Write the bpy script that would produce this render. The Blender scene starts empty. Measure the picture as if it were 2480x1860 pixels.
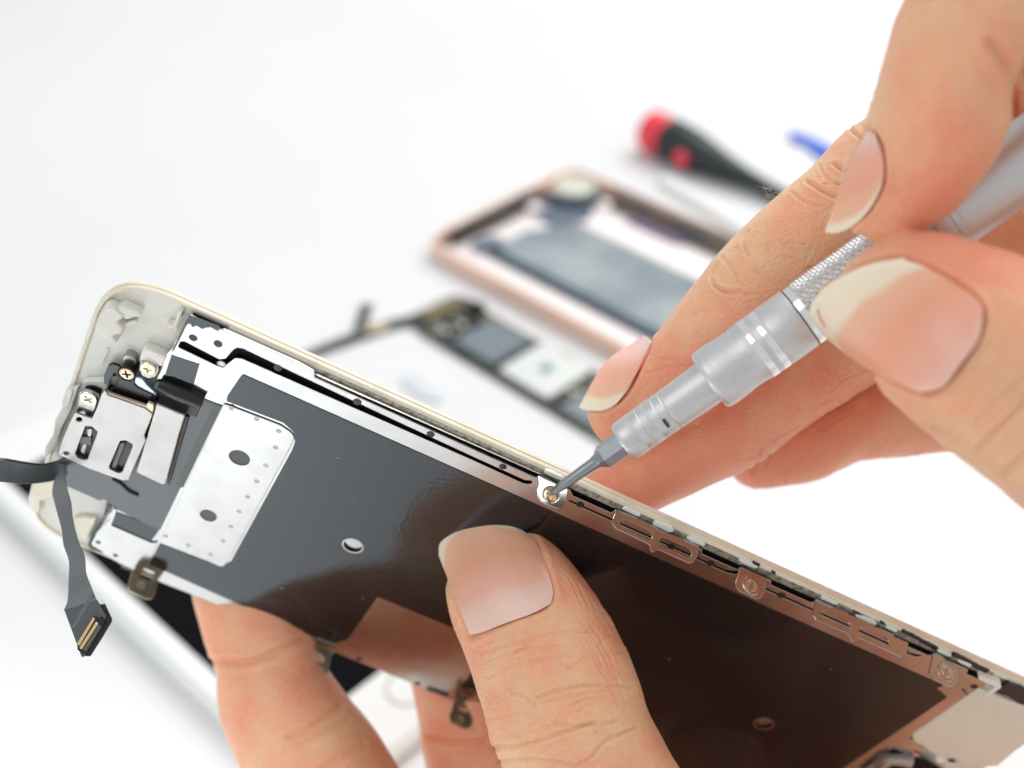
import bpy, bmesh, math, random
import numpy as np
from mathutils import Vector, Matrix
from mathutils.bvhtree import BVHTree
random.seed(7); rng = np.random.default_rng(7)
SC = bpy.context.scene
COL = SC.collection
# ------------------------------------------------------------------ camera
F, CX, CY = 2975.0, 1240.0, 930.0            # focal length and centre in photograph pixels
PITCH = math.radians(37.5); H = 245.0        # camera height over the table, mm
sp, cp = math.sin(PITCH), math.cos(PITCH)
R = np.array([[1, 0, 0], [0, -sp, cp], [0, -cp, -sp]])     # camera axes (right, down, forward) -> world
CAMLOC = np.array([0, 0, H])
cam = bpy.data.cameras.new('camera'); camo = bpy.data.objects.new('camera', cam); COL.objects.link(camo)
camo.location = CAMLOC * .001
camo.rotation_euler = (math.pi / 2 - PITCH, 0, 0)
cam.sensor_width = 36; cam.lens = F / 2480 * 36
cam.clip_start = .01; cam.clip_end = 20
cam.dof.use_dof = True; cam.dof.focus_distance = .174; cam.dof.aperture_fstop = 11.5
SC.camera = camo
# ------------------------------------------------------------------ light
W = bpy.data.worlds.new('World'); SC.world = W; W.use_nodes = True
bg = W.node_tree.nodes['Background']; bg.inputs[0].default_value = (.965, .98, 1, 1); bg.inputs[1].default_value = .6
def area(name, loc, target, size, power, col=(1, 1, 1)):
    l = bpy.data.lights.new(name, 'AREA'); l.shape = 'RECTANGLE'; l.size, l.size_y = size; l.energy = power; l.color = col
    o = bpy.data.objects.new(name, l); COL.objects.link(o); o.location = loc
    o.rotation_euler = (Vector(target) - Vector(loc)).to_track_quat('-Z', 'Y').to_euler(); return o
area('softbox', (.55, .85, .95), (.02, .25, .05), (.8, .8), 10.2, (1, .985, .96))
area('softbox', (-.6, -.15, .8), (0, .1, .05), (.6, .6), 1.3, (.98, .99, 1))
fl = area('table_fill', (-.17, -.04, .46), (-.16, .0, 0), (.14, .14), .33, (.92, .97, 1)); fl.data.spread = math.radians(42)  # added fill out of view, brightens the tabletop that the graphite sheet reflects
SC.view_settings.view_transform = 'Standard'; SC.view_settings.look = 'None'
SC.view_settings.exposure = .15; SC.view_settings.gamma = 1; SC.view_settings.use_curve_mapping = False
SC.render.engine = 'CYCLES'
SC.cycles.max_bounces = 8; SC.cycles.use_denoising = True
# ------------------------------------------------------------------ geometry helpers (all modelling is in mm)
def N(v): v = np.asarray(v, float); return v / np.linalg.norm(v)
def c2w(P): return CAMLOC + np.asarray(P, float) @ R.T          # camera mm -> world mm
def w2c(P): return (np.asarray(P, float) - CAMLOC) @ R
def px(x, y, z): return np.array([(x - CX) / F * z, (y - CY) / F * z, z])
class Fr:
    "a plane in space: 2-D drawings are laid on it and raised along ez"
    def __init__(s, o, ex, ey): s.o = np.asarray(o, float); s.ex = N(ex); e = np.asarray(ey, float); s.ey = N(e - s.ex * e.dot(s.ex)); s.ez = np.cross(s.ex, s.ey)
    def to(s, P): P = np.asarray(P, float); return s.o + P[:, :1] * s.ex + P[:, 1:2] * s.ey + P[:, 2:3] * s.ez
    def hit(s, x, y, h=0.):
        d = np.array([(x - CX) / F, (y - CY) / F, 1.]); t = (s.o.dot(s.ez) + h) / d.dot(s.ez)
        q = d * t - s.o; return (float(q.dot(s.ex)), float(q.dot(s.ey)))
    def tr(s, pts, h=0., z=None):
        if z: ox, oy, k = ZM[z]; pts = [(ox + a / k, oy + b / k) for a, b in pts]
        return [s.hit(a, b, h) for a, b in pts]
ZM = dict(A=(0,660,3.16),B=(0,1080,3.16),C=(480,780,3.16),D=(1180,1080,3.16),E=(1780,1335,3.16),G=(600,1300,2.963),H=(400,1400,2.765),
          I=(30,680,6.32),J=(30,900,5.267),K=(2080,1560,5.53),M=(1300,1150,5.267),Nn=(1700,1330,5.267),S=(1780,500,2.211),U=(1000,200,2.257))
# the display assembly's plane
_u = N([13191., 6140., F]); _v = np.array([-2021., 2901., F]); _v = N(_v - _u * _u.dot(_v))
PF = Fr(px(1335, 1190, 175.), _u, -_v)
TB = Fr(w2c([0, 0, 0]), R.T @ np.array([1., 0, 0]), R.T @ np.array([0, 1., 0]))      # the table
def uv(*p): return [(a, -b) for a, b in p]
# ------------------------------------------------------------------ materials
def mat(name, col, rough=.5, metal=0., ior=1.5, spec=.5, coat=0., bump=None, var=None, sss=None, trans=0., aniso=0):
    m = bpy.data.materials.new(name); m.use_nodes = True; nt = m.node_tree; b = nt.nodes['Principled BSDF']
    b.inputs['Base Color'].default_value = (*col, 1); b.inputs['Roughness'].default_value = rough; b.inputs['Metallic'].default_value = metal
    b.inputs['IOR'].default_value = ior; b.inputs['Specular IOR Level'].default_value = spec; b.inputs['Coat Weight'].default_value = coat
    b.inputs['Transmission Weight'].default_value = trans
    tc = nt.nodes.new('ShaderNodeTexCoord')
    if sss: b.inputs['Subsurface Weight'].default_value = sss[0]; b.inputs['Subsurface Scale'].default_value = sss[1]; b.inputs['Subsurface Radius'].default_value = (1, .4, .22)
    if var:   # (scale per m, other colour, lo, hi)
        n = nt.nodes.new('ShaderNodeTexNoise'); n.inputs['Scale'].default_value = var[0]; n.inputs['Detail'].default_value = 6
        r = nt.nodes.new('ShaderNodeMapRange'); r.inputs[1].default_value = var[2]; r.inputs[2].default_value = var[3]
        x = nt.nodes.new('ShaderNodeMix'); x.data_type = 'RGBA'; x.inputs[6].default_value = (*col, 1); x.inputs[7].default_value = (*var[1], 1)
        nt.links.new(tc.outputs['Object'], n.inputs['Vector']); nt.links.new(n.outputs[0], r.inputs[0]); nt.links.new(r.outputs[0], x.inputs[0]); nt.links.new(x.outputs[2], b.inputs['Base Color'])
    if bump:  # (scale, strength, distance m)
        n = nt.nodes.new('ShaderNodeTexNoise'); n.inputs['Scale'].default_value = bump[0]; n.inputs['Detail'].default_value = 3
        p = nt.nodes.new('ShaderNodeBump'); p.inputs['Strength'].default_value = bump[1]; p.inputs['Distance'].default_value = bump[2]
        nt.links.new(tc.outputs['Object'], n.inputs['Vector']); nt.links.new(n.outputs[0], p.inputs['Height']); nt.links.new(p.outputs[0], b.inputs['Normal'])
    return m
M_table = mat('white_laminate', (.79, .797, .805), .45, bump=(900, .1, .0002), var=(3, (.75, .765, .775), .42, .6))
M_steel = mat("plate_steel", (.475, .465, .45), .15, 1., bump=(500, .06, .0001), var=(200, (.42, .41, .395), .45, .7))
M_steel2 = mat('brushed_steel', (.42, .405, .385), .33, 1., bump=(2500, .3, .0001), var=(240, (.38, .365, .345), .4, .7))
M_bright = mat('screw_metal', (.78, .74, .66), .2, 1.)
M_dirtysteel = mat('soiled_clip_metal', (.42, .36, .26), .3, 1., var=(500, (.3, .26, .18), .4, .65))
M_film = mat('graphite_film', (.006, .0065, .008), .07, 0., ior=1.57, bump=(1500, .16, .0001), var=(150, (.009, .0085, .009), .4, .7))
M_film.node_tree.nodes['Principled BSDF'].inputs['Specular Tint'].default_value = (.86, .95, 1, 1)
M_filmedge = mat('film_edge', (.02, .022, .026), .25, ior=1.8)
M_black = mat('black_void', (.004, .004, .004), .7, spec=.2)
M_blackpl = mat('black_plastic', (.008, .008, .008), .3, ior=1.5, bump=(1500, .2, .0001))
M_flex = mat('flex_polyimide', (.06, .07, .077), .35, ior=1.7, bump=(700, .2, .0001))
M_cream = mat('cream_plastic', (.83, .77, .63), .32, sss=(.12, .001), bump=(260, .1, .0004), var=(160, (.70, .63, .47), .52, .78))
M_cream2 = mat('cream_plastic_inner', (.76, .76, .69), .35, sss=(.1, .001), bump=(400, .15, .0002), var=(90, (.72, .69, .58), .45, .8))
M_glue = mat('glue_residue', (.82, .81, .74), .3, sss=(.2, .001), bump=(900, .4, .0002))
M_tape = mat('adhesive_strip', (.38, .36, .29), .4, metal=.4, bump=(1400, .8, .0004), var=(1500, (.13, .12, .09), .45, .7))
M_gold = mat('gold_contact', (.9, .66, .35), .22, 1.)
M_alu = mat('satin_aluminium', (.68, .68, .685), .45, .88, bump=(4200, .15, .0001), var=(5000, (.62, .62, .625), .4, .6))
M_alupol = mat('polished_aluminium', (.86, .86, .87), .12, 1.)
M_tool = mat('tool_steel', (.30, .32, .35), .3, .8, bump=(2500, .15, .00006))
M_recess = mat('recess_metal', (.74, .66, .48), .3, 1.)
M_dark = mat('dark_line', (.05, .05, .05), .4)
def add_speckle(m):   # small grime marks sitting on the plastic
    nt = m.node_tree; b = nt.nodes['Principled BSDF']; lk = b.inputs['Base Color'].links[0]; src = lk.from_socket
    tc = [n for n in nt.nodes if n.type == 'TEX_COORD'][0]
    v = nt.nodes.new('ShaderNodeTexVoronoi'); v.inputs['Scale'].default_value = 420
    r = nt.nodes.new('ShaderNodeMapRange'); r.inputs[1].default_value = .10; r.inputs[2].default_value = .04; r.inputs[3].default_value = 0; r.inputs[4].default_value = .75
    n = nt.nodes.new('ShaderNodeTexNoise'); n.inputs['Scale'].default_value = 70
    r2 = nt.nodes.new('ShaderNodeMapRange'); r2.inputs[1].default_value = .52; r2.inputs[2].default_value = .6
    mu = nt.nodes.new('ShaderNodeMath'); mu.operation = 'MULTIPLY'
    x = nt.nodes.new('ShaderNodeMix'); x.data_type = 'RGBA'; x.inputs[7].default_value = (.16, .09, .04, 1)
    nt.links.new(tc.outputs['Object'], v.inputs['Vector']); nt.links.new(v.outputs['Distance'], r.inputs[0]); nt.links.new(tc.outputs['Object'], n.inputs['Vector'])
    nt.links.new(n.outputs[0], r2.inputs[0]); nt.links.new(r.outputs[0], mu.inputs[0]); nt.links.new(r2.outputs[0], mu.inputs[1]); nt.links.new(mu.outputs[0], x.inputs[0])
    nt.links.new(src, x.inputs[6]); nt.links.new(x.outputs[2], b.inputs['Base Color'])
add_speckle(M_cream)
# ------------------------------------------------------------------ object helpers
def thing(name, label, cat, loc_cam, group=None):
    o = bpy.data.objects.new(name, None); COL.objects.link(o); o.empty_display_size = .01
    o.location = c2w(loc_cam) * .001; o['label'] = label; o['category'] = cat
    if group: o['group'] = group
    return o
def loc0(o):
    p = np.zeros(3)
    while o is not None: p = p + np.array(o.location); o = o.parent
    return p
def build(name, V, faces, m, parent=None, smooth=True, angle=35, label=None, world=False):
    "V in camera mm"
    P = (np.asarray(V, float) if world else c2w(V)) * .001
    base = loc0(parent)
    me = bpy.data.meshes.new(name); me.from_pydata((P - base).tolist(), [], faces); me.materials.append(m)
    o = bpy.data.objects.new(name, me); COL.objects.link(o)
    bm = bmesh.new(); bm.from_mesh(me); bmesh.ops.recalc_face_normals(bm, faces=bm.faces); bm.to_mesh(me); bm.free()
    if smooth:
        me.shade_smooth(); me.set_sharp_from_angle(angle=math.radians(angle))
    if parent: o.parent = parent
    if label: o['label'] = label
    return o
def rounded(pts, r, n=5):
    "fillet the corners of a closed polygon; r may be a list"
    out = []; L = len(pts)
    for i, p in enumerate(pts):
        ri = r[i] if isinstance(r, (list, tuple)) else r
        p = np.array(p, float); a = np.array(pts[i - 1], float) - p; b = np.array(pts[(i + 1) % L], float) - p
        la, lb = np.linalg.norm(a), np.linalg.norm(b)
        if ri <= 0 or la < 1e-6 or lb < 1e-6: out.append(tuple(p)); continue
        a /= la; b /= lb; ang = math.acos(max(-1, min(1, a.dot(b))))
        if ang > 3.0: out.append(tuple(p)); continue
        t = min(ri / math.tan(ang / 2), la * .48, lb * .48)
        for k in range(n + 1):
            s = k / n; q = (1 - s) ** 2 * (p + a * t) + 2 * s * (1 - s) * p + s * s * (p + b * t); out.append(tuple(q))
    return out
def circ(c, r, n=20, e=1., a0=0): return [(c[0] + r * math.cos(a0 + 2 * math.pi * k / n), c[1] + e * r * math.sin(a0 + 2 * math.pi * k / n)) for k in range(n)]
def prism(outer, holes, h0, h1, bevel=.03, res=1):
    "flat plate with holes and bevelled edges -> verts, faces (mm, in the frame)"
    cu = bpy.data.curves.new('t', 'CURVE'); cu.dimensions = '2D'; cu.fill_mode = 'BOTH'
    for pts in [outer] + list(holes or []):
        s = cu.splines.new('POLY'); s.points.add(len(pts) - 1)
        for i, p in enumerate(pts): s.points[i].co = (p[0], p[1], 0, 1)
        s.use_cyclic_u = True
    b = min(bevel, (h1 - h0) / 2 * .95)
    cu.extrude = (h1 - h0) / 2 - b; cu.bevel_depth = b; cu.bevel_resolution = res; cu.offset = -b
    o = bpy.data.objects.new('t', cu); COL.objects.link(o)
    dg = bpy.context.evaluated_depsgraph_get(); me = bpy.data.meshes.new_from_object(o.evaluated_get(dg))
    V = np.array([v.co[:] for v in me.vertices]) + np.array([0, 0, (h0 + h1) / 2]); Fc = [tuple(p.vertices) for p in me.polygons]
    bpy.data.objects.remove(o); bpy.data.curves.remove(cu); bpy.data.meshes.remove(me)
    # weld
    key = {}; idx = []; VV = []
    for v in V:
        k = tuple(np.round(v, 4))
        if k not in key: key[k] = len(VV); VV.append(v)
        idx.append(key[k])
    FF = []
    for f in Fc:
        g = []
        for i in f:
            j = idx[i]
            if j not in g: g.append(j)
        if len(g) > 2: FF.append(tuple(g))
    return np.array(VV), FF
def plate(name, fr, outer, h0, h1, m, parent, holes=None, bevel=.03, label=None, xf=None):
    V, Fc = prism(outer, holes, h0, h1, bevel)
    if xf: V = xf(V)
    return build(name, fr.to(V), Fc, m, parent, label=label, angle=14)
def merge(parts):
    V = []; Fc = []; n = 0
    for v, f in parts: V.append(v); Fc += [tuple(i + n for i in g) for g in f]; n += len(v)
    return np.vstack(V), Fc
def lathe(prof, seg=48, cap=True):
    "prof: (r, z) -> verts around z"
    V = []; Fc = []
    for r, z in prof:
        for k in range(seg): a = 2 * math.pi * k / seg; V.append((r * math.cos(a), r * math.sin(a), z))
    n = len(prof)
    for i in range(n - 1):
        for k in range(seg): Fc.append((i * seg + k, i * seg + (k + 1) % seg, (i + 1) * seg + (k + 1) % seg, (i + 1) * seg + k))
    if cap: Fc.append(tuple(range(seg))[::-1]); Fc.append(tuple(range((n - 1) * seg, n * seg)))
    return np.array(V, float), Fc
def sweep_ring(path, prof):
    "closed path (2-D, counter-clockwise), prof: (inward, h), closed section"
    P = np.array(path); n = len(P); T = np.roll(P, -1, 0) - np.roll(P, 1, 0); T /= np.linalg.norm(T, axis=1)[:, None]; Nn = np.stack([-T[:, 1], T[:, 0]], 1)
    V = []; m = len(prof)
    for i in range(n):
        for d, h in prof: q = P[i] + Nn[i] * d; V.append((q[0], q[1], h))
    Fc = [(i * m + j, i * m + (j + 1) % m, ((i + 1) % n) * m + (j + 1) % m, ((i + 1) % n) * m + j) for i in range(n) for j in range(m)]
    return np.array(V), Fc
def ribbon(name, L, Rr, m, parent, th=.14, label=None):
    "two 3-D edge lines (camera mm) -> thin strip"
    L = np.array(L); Rr = np.array(Rr); n = len(L); off = N(np.cross(L[n // 2] - Rr[n // 2], L[1] - L[0])) * th
    V = np.vstack([L, Rr, L + off, Rr + off]); Fc = []
    for i in range(n - 1):
        Fc += [(i, i + 1, n + i + 1, n + i), (2 * n + i, 3 * n + i, 3 * n + i + 1, 2 * n + i + 1), (i, 2 * n + i, 2 * n + i + 1, i + 1), (n + i, n + i + 1, 3 * n + i + 1, 3 * n + i)]
    Fc += [(0, n, 3 * n, 2 * n), (n - 1, 3 * n - 1, 4 * n - 1, 2 * n - 1)]
    return build(name, V, Fc, m, parent, label=label)
def cr(P, n):
    "Catmull-Rom through rows of P, n samples per span"
    P = np.asarray(P, float); Q = np.vstack([2 * P[0] - P[1], P, 2 * P[-1] - P[-2]]); out = []
    for i in range(1, len(Q) - 2):
        for k in range(n):
            t = k / n; a, b, c, d = Q[i - 1], Q[i], Q[i + 1], Q[i + 2]
            out.append(.5 * ((2 * b) + (c - a) * t + (2 * a - 5 * b + 4 * c - d) * t * t + (3 * b - a - 3 * c + d) * t ** 3))
    out.append(Q[-2]); return np.array(out)
def tubeline(P, r, seg=10):
    "round bar along 3-D points; returns verts, faces"
    P = np.asarray(P, float); V = []; Fc = []; n = len(P); ref = None
    for i in range(n):
        t = N(P[min(i + 1, n - 1)] - P[max(i - 1, 0)])
        if ref is None: ref = N(np.cross(t, [.3, .5, .8]))
        ref = N(ref - t * ref.dot(t)); s = np.cross(t, ref); rr = r[i] if hasattr(r, '__len__') else r
        for k in range(seg): a = 2 * math.pi * k / seg; V.append(P[i] + rr * (math.cos(a) * ref + math.sin(a) * s))
    for i in range(n - 1):
        for k in range(seg): Fc.append((i * seg + k, i * seg + (k + 1) % seg, (i + 1) * seg + (k + 1) % seg, (i + 1) * seg + k))
    Fc.append(tuple(range(seg))[::-1]); Fc.append(tuple(range((n - 1) * seg, n * seg)))
    return np.array(V), Fc

# ================================================================== the table
o = build('table', [(-2500, -1500, 0), (2500, -1500, 0), (2500, 2500, 0), (-2500, 2500, 0), (-2500, -1500, -30), (2500, -1500, -30), (2500, 2500, -30), (-2500, 2500, -30)],
          [(0, 1, 2, 3), (7, 6, 5, 4), (0, 4, 5, 1), (1, 5, 6, 2), (2, 6, 7, 3), (3, 7, 4, 0)], M_table, None, smooth=False, world=True)
o['kind'] = 'structure'; o['label'] = 'plain white table top'

# ================================================================== the display assembly held in the hand
DA = thing('phone_display', 'opened phone screen seen from its black and steel back, held by the lower hand', 'phone screen', PF.to([[10, -27, -3]])[0])
U0, U1, V0, V1 = -67.3, 92.2, -3.1, 57.0
path = rounded([(U0, -V1), (U1, -V1), (U1, -V0), (U0, -V0)], [8, 8, 8.5, 9.5], 14)
path = [p for i, p in enumerate(path)]
def dense(path, step):
    out = []
    for i, p in enumerate(path):
        q = path[(i + 1) % len(path)]; d = math.dist(p, q); k = max(1, int(d / step))
        for j in range(k): out.append((p[0] + (q[0] - p[0]) * j / k, p[1] + (q[1] - p[1]) * j / k))
    return out
pathd = dense(path, 3)
V, Fc = sweep_ring(pathd, [(.35, -2.5), (.02, -2.32), (-.06, -2.0), (-.02, -1.78), (.13, -1.72), (.16, -1.52), (.04, -1.44), (.0, -1.15), (.1, -.95), (.3, -.87), (.5, -.9), (.62, -1.05), (.75, -1.35), (.8, -2.5)])
build('bezel', PF.to(V), Fc, M_cream, DA, label='cream plastic rim with grime along its groove')
inner = [(p[0] + (1 if p[0] < 0 else -1) * .75, p[1] + (1 if p[1] < -25 else -1) * .75) for p in rounded([(U0, -V1), (U1, -V1), (U1, -V0), (U0, -V0)], [7, 7, 7, 8], 8)]
plate('backing', PF, inner, -2.45, -1.3, M_cream2, DA, bevel=.05)
plate('glass', PF, rounded([(U0 + .9, -V1 + .9), (U1 - .9, -V1 + .9), (U1 - .9, -V0 - .9), (U0 + .9, -V0 - .9)], [7, 7, 7.6, 8.6], 14), -3.0, -2.46, mat('front_glass', (.85, .85, .83), .08), DA, bevel=.25)
plate('bezel_shelf', PF, uv((-50.2, -2.75), (75, -2.75), (89, -2.75), (89, -2.35), (75, -2.3), (-36.8, -2.3), (-37.4, -1.95), (-50.2, -1.85)), -1.3, -.72, M_cream, DA, bevel=.12)
# dark layer under the steel plate, seen through its slots
plate('light_guide', PF, uv((-55.2, -1.9), (-55.4, 12), (-54, 54), (75.6, 56), (75.8, -1.9)), -1.28, -.75, M_black, DA)
# -- steel back plate
slot = uv((-55.3, 2.9), (-54.7, 2.55), (-52.6, 2.75), (-49.6, 3.0), (-48.9, 2.4), (-48.4, .1), (-48.1, -.45), (-47.4, -.75), (-38, -.45), (-24, -.1), (-12, .1), (-4.2, .15), (-3.3, -.35), (-3.0, .1), (-3.5, .65), (-4.2, .85), (-5.2, .85), (-12, .75), (-24, .85), (-38, 1.0), (-47, 1.1), (-47.8, 1.5), (-48.2, 2.6), (-48.6, 3.8), (-49.3, 4.3), (-50.2, 4.3), (-52.5, 4.2), (-55.3, 4.1))
thin = [uv((3.0, .08), (9, .06), (20, .06), (29.0, .08), (30.2, -.3), (30.8, -1.0), (31.2, -1.0), (30.8, .1), (29.6, .5), (28.5, .5), (20, .42), (9, .42), (3.0, .42)),
        uv((35.5, .05), (45, .05), (55, .05), (62.2, .08), (63.8, -.4), (64.1, -.2), (63.4, .4), (62.2, .5), (55, .42), (45, .42), (35.5, .42))]
outl = uv((-55.6, -2.35), (-51.3, -2.2), (-50.7, -2.5), (-40, -2.6), (-37.4, -2.3), (-37.2, -1.35), (-3.2, -1.15), (-2.4, -1.7), (2.2, -1.7), (3.0, -.95), (9.2, -.95), (9.4, -1.7), (24.0, -1.7), (24.4, -.95), (30.6, -.95), (30.8, -1.7), (36.0, -1.7), (36.2, -.95), (43.4, -.95), (43.6, -1.7), (57.8, -1.7), (58.0, -.95), (64.8, -.95), (65.0, -1.7), (71.6, -1.7), (72.0, -.75), (75.7, -.75), (76.2, -.2), (76.2, 4.2), (75.9, 16.6), (76.3, 18.3), (79.2, 18.6), (80.8, 20.0), (80.6, 22.6), (78.2, 23.8), (75.9, 24.2), (75.3, 30.5), (75, 56.0), (40, 56.6), (9.3, 56.6), (-24.5, 56.3), (-43.2, 56.5), (-50.8, 56.0), (-54.6, 55.0), (-56.3, 53.4), (-55.4, 44.2), (-54.7, 43.2), (-54.6, 12.3), (-55.7, 12.2), (-56.3, 11.6), (-56.2, 9.0), (-56.6, 7.6), (-56.3, 6.0), (-55.9, 4.6), (-55.9, 3.2), (-55.6, 1.5))
blk2 = uv((76.6, 24.6), (76.9, 26.0), (79, 28), (79, 34))
plate('back_plate', PF, rounded(outl, .35, 3), -.3, 0, M_steel, DA, holes=[rounded(slot, .3, 3)] + thin + [circ((-19.9, -28.3), 1.46, 24), circ((55.4, -29.3), 1.46, 24)], bevel=.06)
# flange strip standing on the plate's edge and adhesive beside it
plate('adhesive_strip', PF, uv((-38.0, -2.1), (-36.5, -2.5), (-20, -2.62), (75.8, -2.62), (75.8, -1.5), (20, -1.5), (-2, -1.55), (-20, -1.35), (-35, -1.2), (-37, -1.3)), -1.2, -.6, M_tape, DA)
plate('edge_fold', PF, uv((-37.6, -1.5), (-36.8, -1.85), (-2.6, -2.0), (-2.6, -1.85), (-20, -1.7), (-36.6, -1.45)), -.5, -.3, M_bright, DA)
# glue blobs on the rim
for a, b, w, k in ((-1.2, -3.0, 3.4, .8), (11.6, -2.75, 3.0, .7), (16.9, -2.6, 3.3, 1.2), (22.3, -2.7, 3.2, .8), (31.2, -2.9, 3.0, .8), (45.4, -2.9, 3.0, .8), (52.5, -2.3, 3.6, 1.3), (56.7, -2.8, 2.0, .6), (66.4, -2.8, 2.6, .7), (70.4, -2.6, 2.5, .7)):
    b += .35; pts = [(a + .15 + w / 2 * math.copysign(abs(math.cos(t)) ** .6, math.cos(t)) * (1 + rng.normal() * .05), -b + k / 2 * math.copysign(abs(math.sin(t)) ** .7, math.sin(t)) * (1 + rng.normal() * .12)) for t in np.linspace(0, 2 * math.pi, 18, endpoint=False)]
    plate('glue_blob', PF, pts, -1.0, -.35, M_glue, DA, bevel=.15)
# black torn tape on the rim at the right
def ragged(P, w, j=.35):
    P = np.array(P, float); n = len(P); a = []; b = []
    for i in range(n):
        t = N(P[min(i + 1, n - 1)] - P[max(i - 1, 0)]); q = np.array([-t[1], t[0]]); a.append(P[i] + q * w * (.5 + j * rng.random())); b.append(P[i] - q * w * (.5 + j * rng.random()))
    return [tuple(p) for p in a] + [tuple(p) for p in b[::-1]]
def along(p, q, n): return [(p[0] + (q[0] - p[0]) * i / n, p[1] + (q[1] - p[1]) * i / n) for i in range(n + 1)]
for a, b, w in (((58.3, -3.4), (65.3, -2.9), .42), ((67.5, -3.35), (74.5, -2.9), .55), ((49.6, -3.0), (51.3, -2.9), .25), ((54.4, -3.2), (55.2, -3.1), .2), ((31.6, -3.6), (32.8, -3.5), .2), ((35.0, -3.4), (35.6, -3.4), .16)):
    plate('tape_remnant', PF, ragged(along((a[0] + .2, -a[1] - .5), (b[0] + .2, -b[1] - .5), 14), w), -.9, -.5, M_blackpl, DA, bevel=.04)
# black discs on the strip, standing in for the dark of round holes
for a, b, r in ((-42.1, -.15, .58), (-30.4, -.45, .6), (-19.3, -.55, .58), (-8.0, -.55, .55), (4.7, -.0, .6), (20.0, .2, .62), (26.6, .05, .6), (38.9, .1, .62), (52.1, .15, .62), (61.1, .1, .6), (75.0, 1.05, .58), (-53.9, 1.25, .6), (-50.6, .35, .62), (-54.5, -.9, .28)):
    V, Fc = lathe([(r, .0), (r, .03), (r - .05, .05), (r * .45, .04), (r * .38, .0), (.02, .01)], 24)
    ri = build('dark_disc', PF.to(V + [a, -b, 0]), Fc, M_blackpl, DA)
V, Fc = lathe([(.62, 0), (.62, .06), (.54, .09), (.46, .06), (.44, -.25), (.02, -.26)], 24); build('eyelet', PF.to(V + [-49.1, -3.6, .02]), Fc, M_steel2, DA)
# dark inset at the plate's top left corner, black square
plate('foil_patch', PF, PF.tr([(1448,322),(1682,412),(1672,452),(1610,420),(1570,425),(1550,436),(1510,412),(1448,393),(1432,400),(1330,600),(1312,606)], .05, 'A'), .0, .05, M_film, DA, bevel=.01)
plate('foil_patch', PF, PF.tr([(1312,632),(1526,703),(1467,912),(1400,890),(1312,862),(1300,850),(1250,830),(1256,800)], .06, 'A'), .0, .06, M_film, DA, bevel=.01)
# -- graphite sheet with the stepped cut-outs
sheet = uv((-46.0, 3.7), (71.0, 3.55), (71.3, 3.9), (70.7, 4.6), (71.5, 5.0), (73.6, 5.6), (73.6, 10), (73.4, 28), (73.2, 51.5), (13.5, 51.6), (13.5, 37.6), (-11.9, 37.8), (-11.9, 51.7), (-13.4, 54.0), (-19, 54.6), (-46.6, 52.9), (-46.5, 46.6), (-37.4, 46.3), (-36.0, 45.6), (-35.2, 44.0), (-35.1, 14), (-35.3, 12), (-36.2, 10.2), (-38.0, 9.3), (-46.4, 9.95), (-46.6, 9.0))
plate('graphite_sheet', PF, rounded(sheet, [.5, .3, .2, .4, .4, .2] + [.25] * 30, 4), .004, .09, M_film, DA, bevel=.03,
      holes=[circ((-19.9, -28.3), 1.75, 28), circ((55.4, -29.3), 1.75, 28)])
for c in ((-19.9, -28.3), (55.4, -29.3)):
    V, Fc = lathe([(1.74, .02), (1.72, .16), (1.6, .2), (1.45, .16), (1.42, .05)], 32, cap=False); build('plate_boss', PF.to(V + [c[0], c[1], 0]), Fc, M_steel, DA)
    V, Fc = lathe([(1.42, .06), (1.4, -.3)], 32, cap=False); build('boss_wall', PF.to(V + [c[0], c[1], 0]), Fc, M_black, DA)
    V, Fc = lathe([(1.4, -.28), (.02, -.27)], 32); build('boss_floor', PF.to(V + [c[0], c[1], 0]), Fc, M_steel, DA)
# raised outline pressed round the sheet
for P in (uv((-45.0, 4.6), (-30, 4.35), (70, 4.4), (72.9, 6.2), (72.7, 30), (72.5, 50.6)), uv((-45.0, 4.6), (-45.6, 9.1), (-38.0, 8.6), (-35.6, 9.6), (-34.4, 12), (-34.4, 44), (-36.6, 47.2), (-45.6, 47.5))):
    V, Fc = tubeline([(a, b, .07) for a, b in dense(P, 4)[:-1] if True][:-0 or None], .07, 6)
lint = []
for k in range(16):
    a, b = (-44 + 112 * rng.random(), 5.5 + 43 * rng.random())
    if -47.5 < a < -34 and 8 < b < 49 or -13 < a < 14 and b > 36: continue
    t = rng.random() * 3.14; l = .12 + .35 * rng.random() ** 2; w_ = .03 + .025 * rng.random()
    lint.append(tubeline([(a - l * math.cos(t), -b - l * math.sin(t), .1), (a + .1 * l, -b, .12), (a + l * math.cos(t + .4), -b + l * math.sin(t + .4), .1)], w_, 5))
V, Fc = merge(lint); lo_ = build('dust', PF.to(V), Fc, mat('lint', (.35, .34, .32), .8), DA); lo_['kind'] = 'stuff'
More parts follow.
